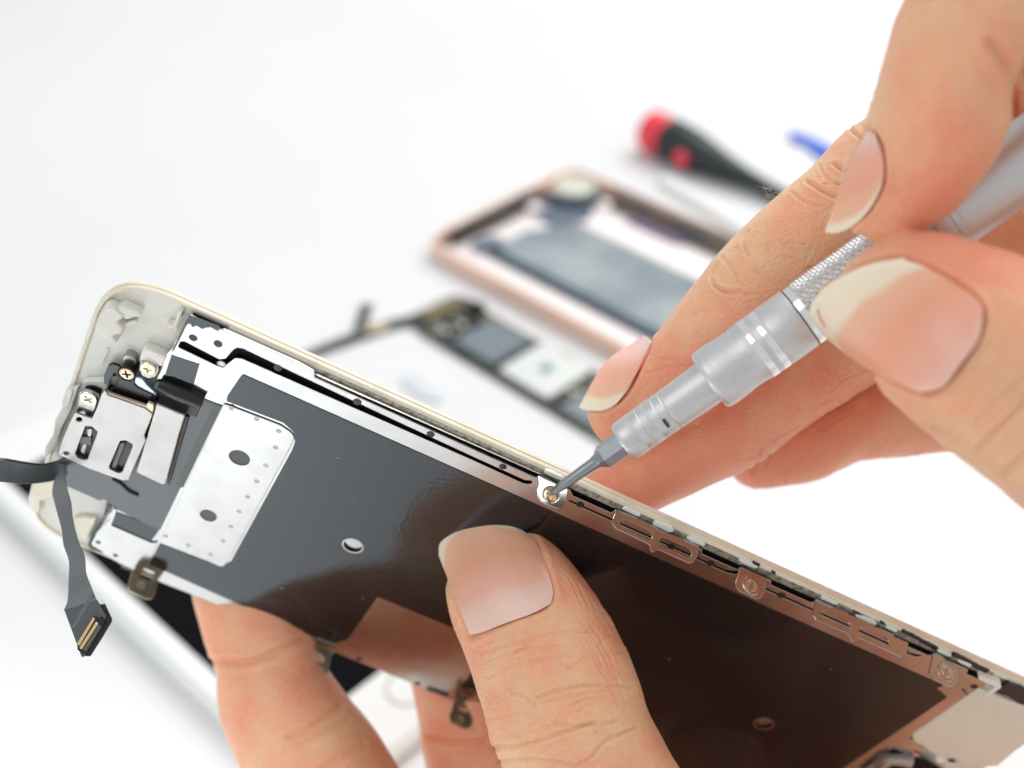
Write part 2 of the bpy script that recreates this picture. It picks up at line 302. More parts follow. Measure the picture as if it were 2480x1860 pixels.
# -- white shield plate
sh = uv((-46.6, 10.5), (-38.2, 9.9), (-35.6, 10.6), (-35.5, 14), (-35.6, 42.9), (-35.9, 46.1), (-38, 46.0), (-46.6, 46.3))
plate('shield', PF, rounded(sh, [.4, 1.5, 2.2, .5, .5, 2.2, 1.5, .3], 8), .0, .22, M_steel, DA, bevel=.09, holes=[rounded(circ((-41.3, -19.8), 1.55, 24), 0), circ((-41.6, -35.1), 1.3, 24)])
for c, r in (((-41.3, -19.8), 1.52), ((-41.6, -35.1), 1.27)):
    V, Fc = lathe([(r, .0), (r, .04), (.02, .05)], 24); build('shield_hole', PF.to(V + [c[0], c[1], .01]), Fc, mat('grey_pad', (.09, .1, .095), .5), DA)
mdot = mat('weld_spot', (.35, .34, .33), .4, .8)
dots = PF.tr([(1770,1038),(1962,1120),(2133,1212),(2110,1338),(2034,1476),(1964,1597)], .2, 'A') + PF.tr([(1895,388),(1830,502),(1768,617),(1705,727),(1612,828),(1440,760),(1268,688)], .2, 'B')
for c in dots:
    V, Fc = lathe([(.42, .2), (.42, .235), (.2, .24), (.18, .225), (.02, .225)], 16); build('weld_spot', PF.to(V + [c[0], c[1], 0]), Fc, mdot, DA)
# -- flex film left of the shield, roll and speaker
ff = PF.tr([(1490,985),(1560,965),(1697,1022)], .05, 'A') + PF.tr([(1392,300),(1228,642),(1130,600),(885,478),(800,405),(760,415),(500,300),(440,240),(450,120),(900,60),(1280,60)], .05, 'B')
plate('flex_film', PF, rounded(ff, .3, 3), -.02, .12, M_flex, DA, bevel=.03)
plate('flex_film', PF, PF.tr([(1640,1003),(1700,1025),(1400,1650),(1345,1625)], .14, 'A'), .1, .15, mat('flex_border', (.06, .07, .065), .4, ior=1.6), DA, bevel=.02)
plate('flex_film', PF, rounded(PF.tr([(885,505),(1225,632),(1150,742),(852,604)], .1, 'B'), .15, 3), .0, .1, M_film, DA, bevel=.02)
V, Fc = tubeline(PF.to(np.array([[a, b, .35] for a, b in PF.tr([(1215,860),(1290,890),(1370,925),(1450,955),(1545,1000)], .6, 'A')])), [.9, 1.25, 1.3, 1.3, 1.15], 18); build('cable_roll', V, Fc, M_blackpl, DA)
plate('black_pad', PF, rounded(PF.tr([(1180,850),(1205,828),(1290,860),(1560,985),(1500,1112),(1330,1040),(1195,985),(1165,930)], .3, 'A'), .4, 4), .0, .3, M_blackpl, DA, bevel=.1)
V, Fc = tubeline(PF.to(np.array([[a, b, .2] for a, b in PF.tr([(860,250),(925,285),(985,345),(1060,378)], .2, 'B')])), [.25, .3, .32, .3], 8); build('wire', V, Fc, M_blackpl, DA)
# lower left corner of the plate
plate('corner_plate', PF, rounded(PF.tr([(868,470),(840,560),(745,655),(700,745),(712,770),(800,800),(1030,925),(1140,905),(1200,740),(1160,745),(850,610),(890,500)], .3, 'B'), .15, 3), .05, .3, M_steel, DA, bevel=.06)
for a, b in ((752, 737), (884, 838)):
    c = PF.tr([(a, b)], .3, 'B')[0]; V, Fc = lathe([(.42, .29), (.42, .33), (.02, .33)], 14); build('dark_disc', PF.to(V + [c[0], c[1], 0]), Fc, M_blackpl, DA)
plate('gasket', PF, PF.tr([(822,420),(850,470),(690,690),(672,760),(690,790),(790,825),(780,805),(705,765),(715,690),(790,560)], 0, 'B'), -.6, .02, M_blackpl, DA, bevel=.04)
plate('plate_bracket', PF, rounded(PF.tr([(935,895),(1040,935),(1030,975),(920,935)], 0, 'B'), .1, 2), -.5, -.1, M_blackpl, DA, bevel=.04)
# pink window rectangle below: a lighter lower shield sits in the film's cut-out (mirror steel of the plate itself)
for P in ([(775,870),(820,870),(820,885),(778,885)], [(1200,1043),(1240,1047),(1238,1066),(1200,1060)]):
    plate('plate_slot', PF, rounded(PF.tr(P, .0, 'G'), .12, 3), .0, .03, M_black, DA, bevel=.01)
plate('foil_patch', PF, rounded(PF.tr([(1295,1070),(1445,1120),(1430,1150),(1280,1100)], .03, 'G'), .2, 3), .0, .05, M_film, DA, bevel=.01)
plate('foil_patch', PF, rounded(PF.tr([(1600,985),(1700,985),(1720,1100),(1520,1085)], .05, 'G'), .2, 3), .0, .07, M_film, DA, bevel=.01)
# -- bosses and ribs of the cream floor at the top end
FL = -1.3
def cboss(pts, h, z='I', r=.4, bevel=.25, m=M_cream2, name='boss'): return plate(name, PF, rounded(PF.tr(pts, h, z), r, 4), FL, h, m, DA, bevel=bevel)
cboss([(1400,400),(1470,388),(1560,425),(1610,470),(1720,560),(1630,620),(1610,650),(1640,690),(1690,720),(1660,830),(1560,840),(1540,870),(1600,950),(1570,972),(1350,905),(1268,800),(1255,700),(1330,530)], .55, r=.5, bevel=.35)
cboss([(1560,430),(1640,395),(1715,385),(1760,410),(1965,500),(1950,545),(1720,610),(1690,560)], .2, r=.4, bevel=.3)
cboss([(1635,665),(1890,600),(1900,655),(1690,720)], -.6, r=.2, bevel=.1)
cboss([(1440,1040),(1475,1045),(1385,1270),(1355,1260)], -1.0, r=.1, bevel=.06)
cboss([(1320,430),(1340,415),(1388,330),(1400,335),(1345,450),(1290,440)], -.5, 'A', r=.1, bevel=.08)
cboss([(1275,395),(1330,400),(1360,300),(1395,300),(1340,430),(1275,440)], -.2, 'A', r=.1, bevel=.1)
cboss([(1090,590),(1120,585),(1270,650),(1240,720),(1070,690),(1070,650)], .3, 'A', r=.25, bevel=.15, m=M_glue)
cboss([(640,830),(800,830),(830,870),(800,930),(740,880),(640,865)], -.2, 'A', r=.3, bevel=.2)
cboss([(545,900),(600,880),(560,1000),(545,1060),(470,1200),(430,1330),(330,1440),(345,1340),(400,1250),(420,1130)], -.1, 'A', r=.3, bevel=.25)
cboss([(500,900),(560,905),(530,1010),(490,1050),(470,1010)], .2, 'A', r=.3, bevel=.12)
cboss([(240,300),(300,290),(420,270),(400,400),(300,420),(300,520),(240,500),(215,400)], -.2, 'B', r=.3, bevel=.2, m=M_cream)
cboss([(560,560),(640,545),(740,560),(700,640),(660,720),(620,690),(560,600)], -.5, 'B', r=.3, bevel=.2, m=M_cream)
# screw posts and screws (head faces out of the floor)
def screw_mesh(r, cross=True, seg=32, h=.55):
    "round head with a pressed cross recess"
    parts = [lathe([(r, -h), (r, -.12), (r * .93, 0), (r * .7, .06), (r * .66, .055)], seg, cap=False)]
    # recess: annulus to plus shape, modelled as dark-floored cross
    n = 48; V = []; Fc = []
    def plus(t):
        a = (t + math.pi / 4) % (math.pi / 2) - math.pi / 4; w = .17 * r; Lm = .6 * r
        rr = min(Lm, w / max(1e-6, abs(math.sin(a)))) if abs(math.sin(a)) > 1e-3 else Lm
        return max(min(rr, Lm), w * 1.3)
    for lvl, (f, z) in enumerate(((0, .06), (1, .055), (1, -.22), (.5, -.28))):
        for k in range(n):
            t = 2 * math.pi * k / n; rad = r * .66 if f == 0 else plus(t) * (f if f == 1 else .55); V.append((rad * math.cos(t), rad * math.sin(t), z))
    for i in range(3):
        for k in range(n): Fc.append((i * n + k, i * n + (k + 1) % n, (i + 1) * n + (k + 1) % n, (i + 1) * n + k))
    Fc.append(tuple(range(3 * n, 4 * n)))
    return parts[0], (np.array(V), Fc)
def screw(fr, c, h, r, parent, m=M_bright, tilt=(0, 0), rot=.3, name='screw', label=None):
    ca, sa = math.cos(rot), math.sin(rot); out = None
    for V, Fc in screw_mesh(r):
        V = np.stack([V[:, 0] * ca - V[:, 1] * sa, V[:, 0] * sa + V[:, 1] * ca, V[:, 2]], 1); V[:, 2] += V[:, 0] * tilt[0] + V[:, 1] * tilt[1]
        if out is None: out = build(name, fr.to(V + [c[0], c[1], h]), Fc, m, parent, label=label, angle=30)
        else: build('cross_recess', fr.to(V + [c[0], c[1], h]), Fc, M_recess, out, angle=20)
    return out
# screw 1 (dark gold in black ring)
c = PF.tr([(968, 778)], 1.0, 'A')[0]
V, Fc = lathe([(1.15, FL), (1.15, .75), (1.3, .85), (1.3, 1.05), (1.18, 1.1), (1.1, .9)], 28, cap=False); build('screw_post', PF.to(V + [c[0], c[1], 0]), Fc, M_blackpl, DA)
screw(PF, c, 1.0, 1.12, DA, mat('soiled_screw', (.5, .36, .25), .28, 1.), rot=.5)
V, Fc = lathe([(.95, FL), (.95, -.1), (.85, 0), (.02, .02)], 24); build('boss', PF.to(V + [c[0] - .4, c[1] + 1.6, 0]), Fc, M_steel2, DA)
# screw 2 (brass, right)
c = PF.tr([(1130, 742)], .9, 'A')[0]
plate('screw_lug', PF, rounded(PF.tr([(1075,672),(1215,715),(1212,760),(1190,800),(1140,817),(1085,795),(1060,740)], .5, 'A'), .5, 4), -.6, .45, M_steel2, DA, bevel=.12)
screw(PF, c, .85, 1.1, DA, mat('brass_screw', (.72, .62, .42), .22, 1.), rot=.2)
# black mask and dark foil under the bracket
plate('black_mask', PF, rounded(PF.tr([(905,795),(960,740),(1035,790),(1025,850),(1055,878),(1190,945),(1180,1000),(1128,992),(1108,1020),(880,950),(852,930),(850,895),(890,850)], .75, 'A'), .35, 4), .35, .8, M_blackpl, DA, bevel=.12)
plate('foil_patch', PF, rounded(PF.tr([(828,712),(860,700),(920,722),(905,790),(852,800),(838,835),(828,870),(795,848),(797,785)], .1, 'A'), .3, 4), -.4, .1, M_film, DA, bevel=.05)
plate('foil_patch', PF, rounded(PF.tr([(640,880),(680,866),(730,872),(780,895),(768,935),(690,905)], 0, 'A'), .3, 4), -.4, .1, M_film, DA, bevel=.05)
plate('sensor_flex', PF, rounded(PF.tr([(1040,800),(1085,815),(1120,860),(1195,930),(1190,948),(1060,885),(1025,855)], .6, 'A'), .2, 4), .2, .6, mat('pale_blue_foil', (.55, .68, .85), .2, .5), DA, bevel=.06)
# camera bracket with slots
hb = 2.0
bp = PF.tr([(1175,220),(1215,300),(1690,470),(1790,545),(1680,820),(1705,880),(1640,1010),(1480,1385),(1400,1390),(990,1245),(590,1062),(577,1030),(640,850),(720,660),(790,520),(900,560),(1010,600),(1070,470),(1130,300)], hb, 'J')
h1 = rounded(PF.tr([(930,698),(1010,702),(1086,770),(955,1118),(905,1128),(835,1105),(798,1050),(820,990)], hb, 'J'), .3, 4)
h2 = rounded(PF.tr([(1375,885),(1450,880),(1533,930),(1530,960),(1400,1278),(1350,1297),(1240,1245),(1236,1205)], hb, 'J'), .4, 4)
h3 = [PF.tr([(850 + 38 * math.cos(t), 612 + 28 * math.sin(t))], hb, 'J')[0] for t in np.linspace(0, 6.28, 14, endpoint=False)]
h4 = [PF.tr([(687 + 34 * math.cos(t), 1043 + 24 * math.sin(t))], hb, 'J')[0] for t in np.linspace(0, 6.28, 14, endpoint=False)]
plate('camera_bracket', PF, rounded(bp, .35, 4), hb - .35, hb, M_steel2, DA, holes=[h1, h2, h3, h4], bevel=.1, label='slotted steel bracket over the earpiece')
body = PF.tr([(1180,280),(1780,560),(1660,850),(1470,1360),(1400,1370),(620,1050),(740,680),(820,560),(1000,620)], .9, 'J')
plate('bracket_core', PF, rounded(body, .4, 3), FL, 1.2, M_blackpl, DA, bevel=.15)
plate('bracket_spring', PF, rounded(PF.tr([(955,740),(1020,730),(1000,830),(960,825)], 1.4, 'J'), .15, 3), 1.1, 1.4, M_steel2, DA)
plate('bracket_spring', PF, rounded(PF.tr([(900,930),(950,925),(915,1055),(870,1020)], 1.4, 'J'), .15, 3), 1.1, 1.4, M_steel2, DA)
plate('bracket_core', PF, rounded(PF.tr([(860,830),(1010,840),(1000,940),(850,910)], 1.5, 'J'), .1, 3), 1.1, 1.5, M_flex, DA)
plate('bracket_core', PF, rounded(PF.tr([(1370,905),(1450,905),(1310,1270),(1245,1235)], 1.6, 'J'), .3, 3), 1.1, 1.62, M_flex, DA, bevel=.2)
plate('bracket_lip', PF, rounded(PF.tr([(1175,250),(1240,290),(1700,445),(1725,400),(1800,432),(1790,540),(1690,500),(1190,325)], hb - .1, 'J'), .15, 3), 1.3, hb - .2, mat('tan_edge', (.75, .62, .45), .35, .6), DA, bevel=.1)
# ear of the bracket with its screw
ear = PF.tr([(850,262),(900,240),(960,240),(1120,315),(1095,375),(1060,475),(1010,590),(900,560),(790,530),(830,410)], 1.2, 'J')
plate('bracket_ear', PF, rounded(ear, .5, 5), .7, 1.2, M_steel2, DA, bevel=.15)
c = PF.tr([(965, 358)], 1.7, 'J')[0]; screw(PF, c, 1.6, 1.25, DA, mat('nickel_screw', (.74, .70, .62), .2, 1.), rot=.9)
# second metal block
blk = PF.tr([(1830,405),(2205,562),(2120,830),(1955,1435),(1905,1445),(1575,1285),(1600,1180)], 1.5, 'J')
plate('earpiece_speaker', PF, rounded(blk, .35, 4), .0, 1.5, M_steel2, DA, bevel=.2, label='matt steel earpiece box')
plate('earpiece_edge', PF, rounded(PF.tr([(2190,570),(2250,590),(2000,1440),(1960,1450)], .6, 'J'), .15, 3), 0, .5, M_blackpl, DA, bevel=.1)
# -- upright screw tabs along the near edge: a plane that stands on the plate
k_ = .12
TF = Fr(PF.to([[0, 1.95, -.1]])[0], PF.ex, PF.ez * 1.0 - PF.ey * k_)
if TF.ez.dot(TF.o) > 0: TF.ez = -TF.ez
def tab(pts, z, name, holes=(), r=.5, label=None, th=.3):
    P = TF.tr(pts, 0, z); lo = min(p[1] for p in P)
    return plate(name, TF, rounded(P, r, 5), -th, .0, M_steel, DA, holes=[rounded(TF.tr(h, 0, z), .6, 5) for h in holes], bevel=.07, label=label)
tab([(10,10),(70,8),(400,175),(372,335),(345,395),(290,435),(180,400),(60,335),(5,250),(0,200),(25,110)], 'M', 'screw_tab', holes=[[(180 + 108 * math.cos(t) + 5 * math.sin(t), 250 + 108 * math.sin(t)) for t in np.linspace(0, 6.28, 20, endpoint=False)]], r=[.2, .2, .4, .4, .6, .6, .4, .6, .5, .4, .3])
tab([(1000,435),(1180,490),(1430,610),(1660,740),(1875,800),(2078,905),(2065,960),(2030,1075),(2000,1115),(1945,1130),(1560,955),(1535,960),(1505,985),(1470,980),(1445,940),(1435,890),(1400,870),(1130,740),(1020,690),(965,620),(970,560),(995,490)], 'M', 'slotted_clip',
    holes=[[(1060,600),(1085,572),(1120,572),(1440,720),(1475,765),(1460,815),(1430,828),(1400,818),(1075,650)], [(1568,830),(1590,800),(1620,800),(1930,935),(1978,985),(1965,1045),(1930,1052),(1580,885)]], r=.35)
tab([(480,215),(830,370),(815,480),(790,570),(760,625),(700,640),(680,633),(470,530),(430,470),(425,430),(465,300)], 'Nn', 'screw_tab', r=.5)
tab([(1440,625),(1520,640),(1680,715),(1870,800),(2100,930),(2400,1060),(2640,1180),(2625,1270),(2600,1340),(2540,1370),(2510,1365),(2020,1140),(1990,1140),(1945,1185),(1915,1175),(1880,1100),(1850,1075),(1470,910),(1425,840),(1420,780),(1450,700)], 'Nn', 'slotted_clip',
    holes=[[(1515,830),(1520,790),(1550,775),(1870,920),(1905,970),(1890,1015),(1870,1020),(1530,880)], [(2000,1060),(2005,1010),(2030,990),(2340,1120),(2395,1180),(2380,1235),(2360,1240),(2010,1100)]], r=.35)
tab([(990,115),(1060,110),(1335,335),(1330,400),(1310,510),(1280,560),(1240,568),(1180,550),(1010,475),(955,400),(945,360),(985,200)], 'K', 'screw_tab', r=.5)
# heavy rail behind the tabs: a fold along the near edge under them
for z, cpt, rr in (('Nn', (630, 465), 1.5), ('K', (1165, 375), 1.5)):
    c = TF.tr([cpt], .1, z)[0]; screw(TF, c, .1, rr, DA, M_steel, rot=.35, name='tab_screw')
c = TF.tr([(190, 268)], -.1, 'M')[0]
screw(TF, c, -.25, 1.2, DA, mat('olive_screw', (.5, .47, .36), .2, 1.), rot=.3, tilt=(-.12, .1), name='tab_screw', label='loosened screw under the driver tip')
SCREWPOS = TF.to([[c[0], c[1], 0]])[0]
# -- blurred clips on the far edge (upright too)
LF = Fr(PF.to([[0, -55.6, 0]])[0], PF.ex, PF.ez - PF.ey * .1)
if LF.ez.dot(LF.o) > 0: LF.ez = -LF.ez
def ltab(pts, z, name, m, holes=(), r=.4): return plate(name, LF, rounded(LF.tr(pts, 0, z), r, 5), -.35, 0, m, DA, holes=[rounded(LF.tr(h, 0, z), .3, 4) for h in holes], bevel=.12)
ltab([(1085,870),(1230,920),(1215,1010),(1190,1130),(1165,1170),(1110,1170),(985,1105),(978,1060),(1010,960)], 'B', 'edge_clip', M_dirtysteel, [[(1080,975),(1165,1005),(1155,1032),(1070,1000)]], .8)
c = LF.tr([(1085, 1062)], .1, 'B')[0]; screw(LF, c, .25, .8, DA, M_dirtysteel, name='clip_screw')
ltab([(400,730),(630,820),(600,850),(575,985),(545,975),(530,930),(375,885),(365,870),(395,800)], 'G', 'edge_clip', M_dirtysteel, [[(405,810),(430,800),(520,835),(550,870),(545,905),(520,905),(410,860)]], .25)
ltab([(1500,1100),(1640,1160),(1630,1240),(1605,1350),(1575,1378),(1460,1330),(1445,1290),(1470,1220)], 'G', 'edge_clip', M_dirtysteel, [[(1520,1215),(1580,1235),(1570,1260),(1510,1240)]], .6)
c = LF.tr([(1522, 1305)], .1, 'G')[0]; screw(LF, c, .25, 1.0, DA, M_dirtysteel, name='clip_screw')
# -- button bracket at the far right end
M_creamR = mat('cream_bracket', (.80, .72, .58), .34, sss=(.1, .001), var=(60, (.74, .68, .56), .4, .7))
plate('button_bracket', PF, rounded(PF.tr([(1600,600),(1700,640),(1840,690),(1920,730),(2260,860),(2270,1320),(2120,1420),(2000,1520),(1860,1640),(1620,1650),(1330,1600),(1150,1520),(1000,1470),(900,1400),(870,1370),(740,1310),(715,1270),(720,1215)], .3, 'K'), .5, 3), -1.2, .3, M_creamR, DA, bevel=.25, label='cream home button bracket')
plate('button_bracket_frame', PF, rounded(PF.tr([(1700,540),(1810,560),(1640,700),(1620,690),(1600,600)], -.2, 'K'), .1, 2), -1.2, -.4, M_cream2, DA)
plate('button_bracket_frame', PF, rounded(PF.tr([(1600,420),(1900,540),(1915,590),(1720,720),(1650,715),(1820,580),(1600,480)], .5, 'K'), .3, 3), -1.2, .5, M_glue, DA, bevel=.2)
plate('button_bracket_frame', PF, rounded(PF.tr([(1300,900),(1420,860),(2150,1180),(2100,1260)], .4, 'K'), .5, 3), .1, .42, M_creamR, DA, bevel=.12)
plate('button_bracket_frame', PF, rounded(PF.tr([(1330,1080),(1440,1050),(1690,1180),(1590,1240)], .4, 'K'), .5, 3), .1, .36, M_creamR, DA, bevel=.05)
for (a, b), r, hh in (((1255, 1568), 1.5, .5), ((1640, 1622), .8, .4)):
    c = PF.tr([(a, b)], hh, 'K')[0]; V, Fc = lathe([(r, 0), (r, hh), (r * .75, hh + .05), (r * .55, hh - .3), (.02, hh - .35)], 24); build('bracket_hole', PF.to(V + [c[0], c[1], 0]), Fc, M_creamR, DA)
    V, Fc = lathe([(r * .5, hh - .25), (r * .45, hh - .2), (.02, hh - .2)], 16); build('bracket_hole_core', PF.to(V + [c[0], c[1], 0]), Fc, M_black, DA)
c = PF.tr([(1085, 1570)], .8, 'K')[0]; V, Fc = lathe([(.9, -1), (.9, .3), (.7, .7), (.3, .9), (.02, .95)], 20); build('button_peg', PF.to(V + [c[0], c[1], 0]), Fc, M_glue, DA)
plate('black_tape', PF, ragged(PF.tr([(1915,590),(1990,620),(2080,650),(2160,690),(2230,740),(2330,800)], .1, 'K'), 2.6, .12), -.6, -.05, M_blackpl, DA, bevel=.1)
plate('plate_slot', PF, rounded(PF.tr([(1320,440),(1400,465),(1430,520),(1418,520),(1390,485),(1320,460)], 0, 'K'), .1, 2), 0, .03, M_steel2, DA, bevel=.01)
plate('plate_slot', PF, rounded(PF.tr([(1375,590),(1410,600),(1460,670),(1450,690),(1415,650),(1375,610)], 0, 'K'), .1, 2), 0, .03, M_dark, DA, bevel=.01)
plate('plate_slot', PF, rounded(PF.tr([(745,1410),(800,1440),(865,1465),(830,1480),(760,1455),(738,1430)], 0, 'K'), .1, 2), 0, .03, M_dark, DA, bevel=.01)
plate('button_flex', PF, rounded(PF.tr([(450,1400),(480,1405),(700,1500),(900,1540),(1000,1600),(1150,1680),(1150,1750),(40,1750),(0,1720)], .02, 'K'), .5, 3), .0, .06, M_black, DA, bevel=.02)
V, Fc = tubeline(PF.to(np.array([[a, b, .3] for a, b in PF.tr([(60,1760),(180,1680),(330,1560),(430,1520),(560,1530),(700,1560)], .3, 'K')])), 1.3, 10); build('flex_fold', V, Fc, M_steel2, DA)
# -- hanging flex cables
def zline(pts, z0, z1, zk): return [px(ZM[zk][0] + a / ZM[zk][2], ZM[zk][1] + b / ZM[zk][2], z0 + (z1 - z0) * i / (len(pts) - 1)) for i, (a, b) in enumerate(pts)]
Lp = cr(zline([(500,120),(470,190),(425,260),(405,350),(430,470),(475,640),(490,760),(530,880),(530,1010),(522,1180),(492,1260)], 184, 177.5, 'B'), 5)
Rp = cr(zline([(505,130),(495,200),(508,260),(520,340),(545,430),(560,560),(600,720),(650,850),(660,970),(700,1080),(740,1180)], 184, 177.5, 'B'), 5)
ribbon('flex_cable', Lp, Rp, M_flex, DA, .12, 'grey ribbon cable hanging down')
ZC = 177.5
CF = Fr(px(ZM['B'][0] + 600 / 3.16, ZM['B'][1] + 1350 / 3.16, ZC), [1, 0, .0], [0, -1, -.0])
plate('cable_end', CF, rounded(CF.tr([(492,1258),(742,1178),(812,1300),(800,1345),(640,1618),(622,1612)], 0, 'B'), .1, 3), -.15, 0, M_flex, DA, bevel=.03)
plate('cable_stiffener', CF, CF.tr([(690,1130),(722,1140),(600,1350),(560,1402),(545,1390)], .03, 'B'), -.05, .03, mat('light_stiffener', (.12, .13, .12), .45), DA, bevel=.01)
plate('cable_pad', CF, CF.tr([(765,1212),(798,1212),(852,1328),(850,1350),(780,1470),(690,1610),(650,1610),(640,1560),(780,1330),(750,1240)], -.2, 'B'), -.65, -.16, M_blackpl, DA, bevel=.06)
plate('connector', CF, rounded(CF.tr([(720,1300),(775,1310),(800,1350),(640,1600),(590,1560),(590,1510)], .35, 'B'), .15, 3), 0, .3, M_blackpl, DA, bevel=.06)
plate('connector_contact', CF, rounded(CF.tr([(712,1312),(728,1325),(608,1530),(588,1512)], .5, 'B'), .08, 3), .25, .5, M_gold, DA, bevel=.07)
plate('connector_contact', CF, rounded(CF.tr([(735,1345),(755,1358),(625,1560),(605,1545)], .5, 'B'), .08, 3), .25, .5, M_gold, DA, bevel=.07)
pins = []
for i in range(17):
    t = i / 16; a = 768 - 112 * t; b = 1380 + 178 * t
    pins.append(prism(CF.tr([(a - 14, b - 8), (a + 8, b + 6), (a + 6, b + 11), (a - 16, b - 3)], .35, 'B'), None, .28, .42, .02))
V, Fc = merge(pins); build('connector_pins', CF.to(V), Fc, M_steel2, DA)
Lq = cr([px(x, y, z) for x, y, z in ((-60, 1112, 176), (0, 1114, 178), (50, 1122, 181), (95, 1127, 184), (130, 1121, 186), (160, 1106, 186.5))], 5)
Rq = cr([px(x, y, z) for x, y, z in ((-60, 1166, 175), (0, 1166, 177), (50, 1171, 179), (95, 1169, 182), (134, 1162, 184.5), (165, 1150, 185.5))], 5)
ribbon('flex_cable', Lq, Rq, M_flex, DA, .12, 'dark ribbon cable leaving the picture')
ribbon('flex_cable', Lq + np.array([0, -.25, .8]), Lq + np.array([0, .35, .05]), M_blackpl, DA, .1)

# ================================================================== silver screwdriver
SD = thing('precision_screwdriver', 'silver precision screwdriver with knurled grip, its tip set in a screw', 'screwdriver', px(1333, 1196, 171.6))
dirp = np.array([.817, -.576]); base = np.array([1333., 1196.]); S0 = 0.; S1 = 1343.
def zat(s): return 171.6 - 12.5 * s / 1343
A0 = px(*base, zat(0)); A1 = px(*(base + dirp * 1343), zat(1343)); ax = N(A1 - A0)
side = N(np.cross(ax, [0, 0, 1])); SDF = Fr(A0, side, np.cross(ax, side))
if SDF.ez.dot(ax) < 0: SDF.ey = -SDF.ey; SDF.ez = -SDF.ez
def smm(s):   # pixel distance along the axis -> mm along it
    p = base + dirp * s; d = np.array([(p[0] - CX) / F, (p[1] - CY) / F, 1.]); M_ = np.array([[d.dot(d), -d.dot(ax)], [d.dot(ax), -1.]]); t = np.linalg.solve(M_, [A0.dot(d), A0.dot(ax)]); return float(t[1])
def rmm(s, w): P = A0 + ax * smm(s); return w / 2 * P[2] / F * 1.005
def sdpart(name, prof, m, seg=128, parent=SD, **k):
    V, Fc = lathe([(rmm(s, w), smm(s)) for s, w in prof], seg); return build(name, SDF.to(V), Fc, m, parent, **k)
# blade: four flutes towards the tip
prof = [(0, 5), (5, 12), (16, 19), (40, 23), (90, 25), (128, 27), (140, 33), (150, 42)]
V = []; Fc = []; seg = 48
for s, w in prof:
    for k in range(seg):
        a = 2 * math.pi * k / seg; fl = 1 - .34 * max(0, 1 - s / 60) * (abs(math.sin(2 * a + .6)) ** .8); r = rmm(s, w * 1.08) * fl; V.append((r * math.cos(a), r * math.sin(a), smm(s)))
for i in range(len(prof) - 1):
    for k in range(seg): Fc.append((i * seg + k, i * seg + (k + 1) % seg, (i + 1) * seg + (k + 1) % seg, (i + 1) * seg + k))
Fc.append(tuple(range(seg))); Fc.append(tuple(range((len(prof) - 1) * seg, len(prof) * seg)))
build('blade', SDF.to(np.array(V)), Fc, M_tool, SD)
hx, hf = lathe([(rmm(138, 44), smm(143)), (rmm(165, 62), smm(158)), (rmm(165, 62), smm(240))], 6); hx = hx @ np.array([[math.cos(.3), -math.sin(.3), 0], [math.sin(.3), math.cos(.3), 0], [0, 0, 1]]); build('bit_shank', SDF.to(hx), hf, M_tool, SD, smooth=False)
def groove(s, w, d=4, g=3): return [(s - g, w), (s - g * .4, w - d), (s + g * .4, w - d), (s + g, w)]
sdpart('collet', [(215, 60), (215, 92), (219, 99), (226, 102)] + groove(262, 103, 1., 1.5) + groove(285, 103, 2, 2) + groove(308, 104, 1., 1.5) + groove(330, 104, 2, 2) + groove(352, 104, 2, 2) + [(357, 105), (480, 111), (483, 90)], M_alu)
# small cross hole in the collet
P = SDF.to(np.array([[0, 0, smm(332)]]))[0]; rr = rmm(332, 104)
tow = N(-P + ax * P.dot(ax)); HF = Fr(P + tow * rr * .985, ax, np.cross(tow, ax)); HF.ez = tow
plate('collet_slot', HF, rounded([(-.22, -1.9), (.22, -1.9), (.22, -.5), (-.22, -.5)], .2, 3), -.3, .06, M_dark, SD)
sdpart('collar', [(470, 100), (470, 142), (474, 152), (482, 157), (500, 159), (502, 158.4), (504, 159), (520, 158), (545, 154), (565, 152), (585, 154), (603, 158.5), (607, 162)], M_alu)
sdpart('polished_ring', [(606, 150), (606, 162.2), (608, 162.8), (622, 162.8), (624, 162), (624, 150)], M_alupol)
sdpart('spacer', [(623, 155), (623, 160), (640, 160.5), (640, 155)], M_alu)
sdpart('polished_ring', [(639, 150), (639, 162.2), (641, 162.8), (656, 162.8), (658, 162), (658, 150)], M_alupol)
sdpart('sleeve', [(657, 150), (657, 157), (662, 160), (670, 161), (736, 161), (739, 158)], M_alu)
sdpart('ring_gap', [(737, 140), (737, 156), (744, 156), (744, 140)], M_dark)
sdpart('polished_ring', [(743, 150), (743, 160), (745, 161.5), (761, 161.5), (762, 158)], M_alupol)
# knurled grip
s0, s1 = smm(761), smm(1120); r0 = rmm(800, 161); L_ = s1 - s0; nr = int(L_ / .13); seg = 240; V = []; Fc = []
pitch = 1.0; nt_ = round(2 * math.pi * r0 / pitch)
for i in range(nr + 1):
    z = s0 + L_ * i / nr; r = r0 * (1 + .0 * i)
    for k in range(seg):
        a = 2 * math.pi * k / seg; p = a * nt_ / (2 * math.pi); q = z / pitch
        f1 = abs(((p + q) % 1) - .5) * 2; f2 = abs(((p - q) % 1) - .5) * 2; d = .34 * min(f1, f2)
        e = min(1, (z - s0) / .3); V.append(((r - .22 + d * e) * math.cos(a), (r - .22 + d * e) * math.sin(a), z))
for i in range(nr):
    for k in range(seg): Fc.append((i * seg + k, i * seg + (k + 1) % seg, (i + 1) * seg + (k + 1) % seg, (i + 1) * seg + k))
build('knurled_grip', SDF.to(np.array(V)), Fc, M_alu, SD, angle=25)
sdpart('handle', [(1119, 150), (1119, 178), (1122, 182), (1155, 186), (1156, 179), (1161, 179), (1162, 187), (1178, 188), (1179, 186.6), (1181, 186.6), (1182, 188), (1500, 188), (1700, 188)], M_alu)
SD_A, SD_AX = A0, ax

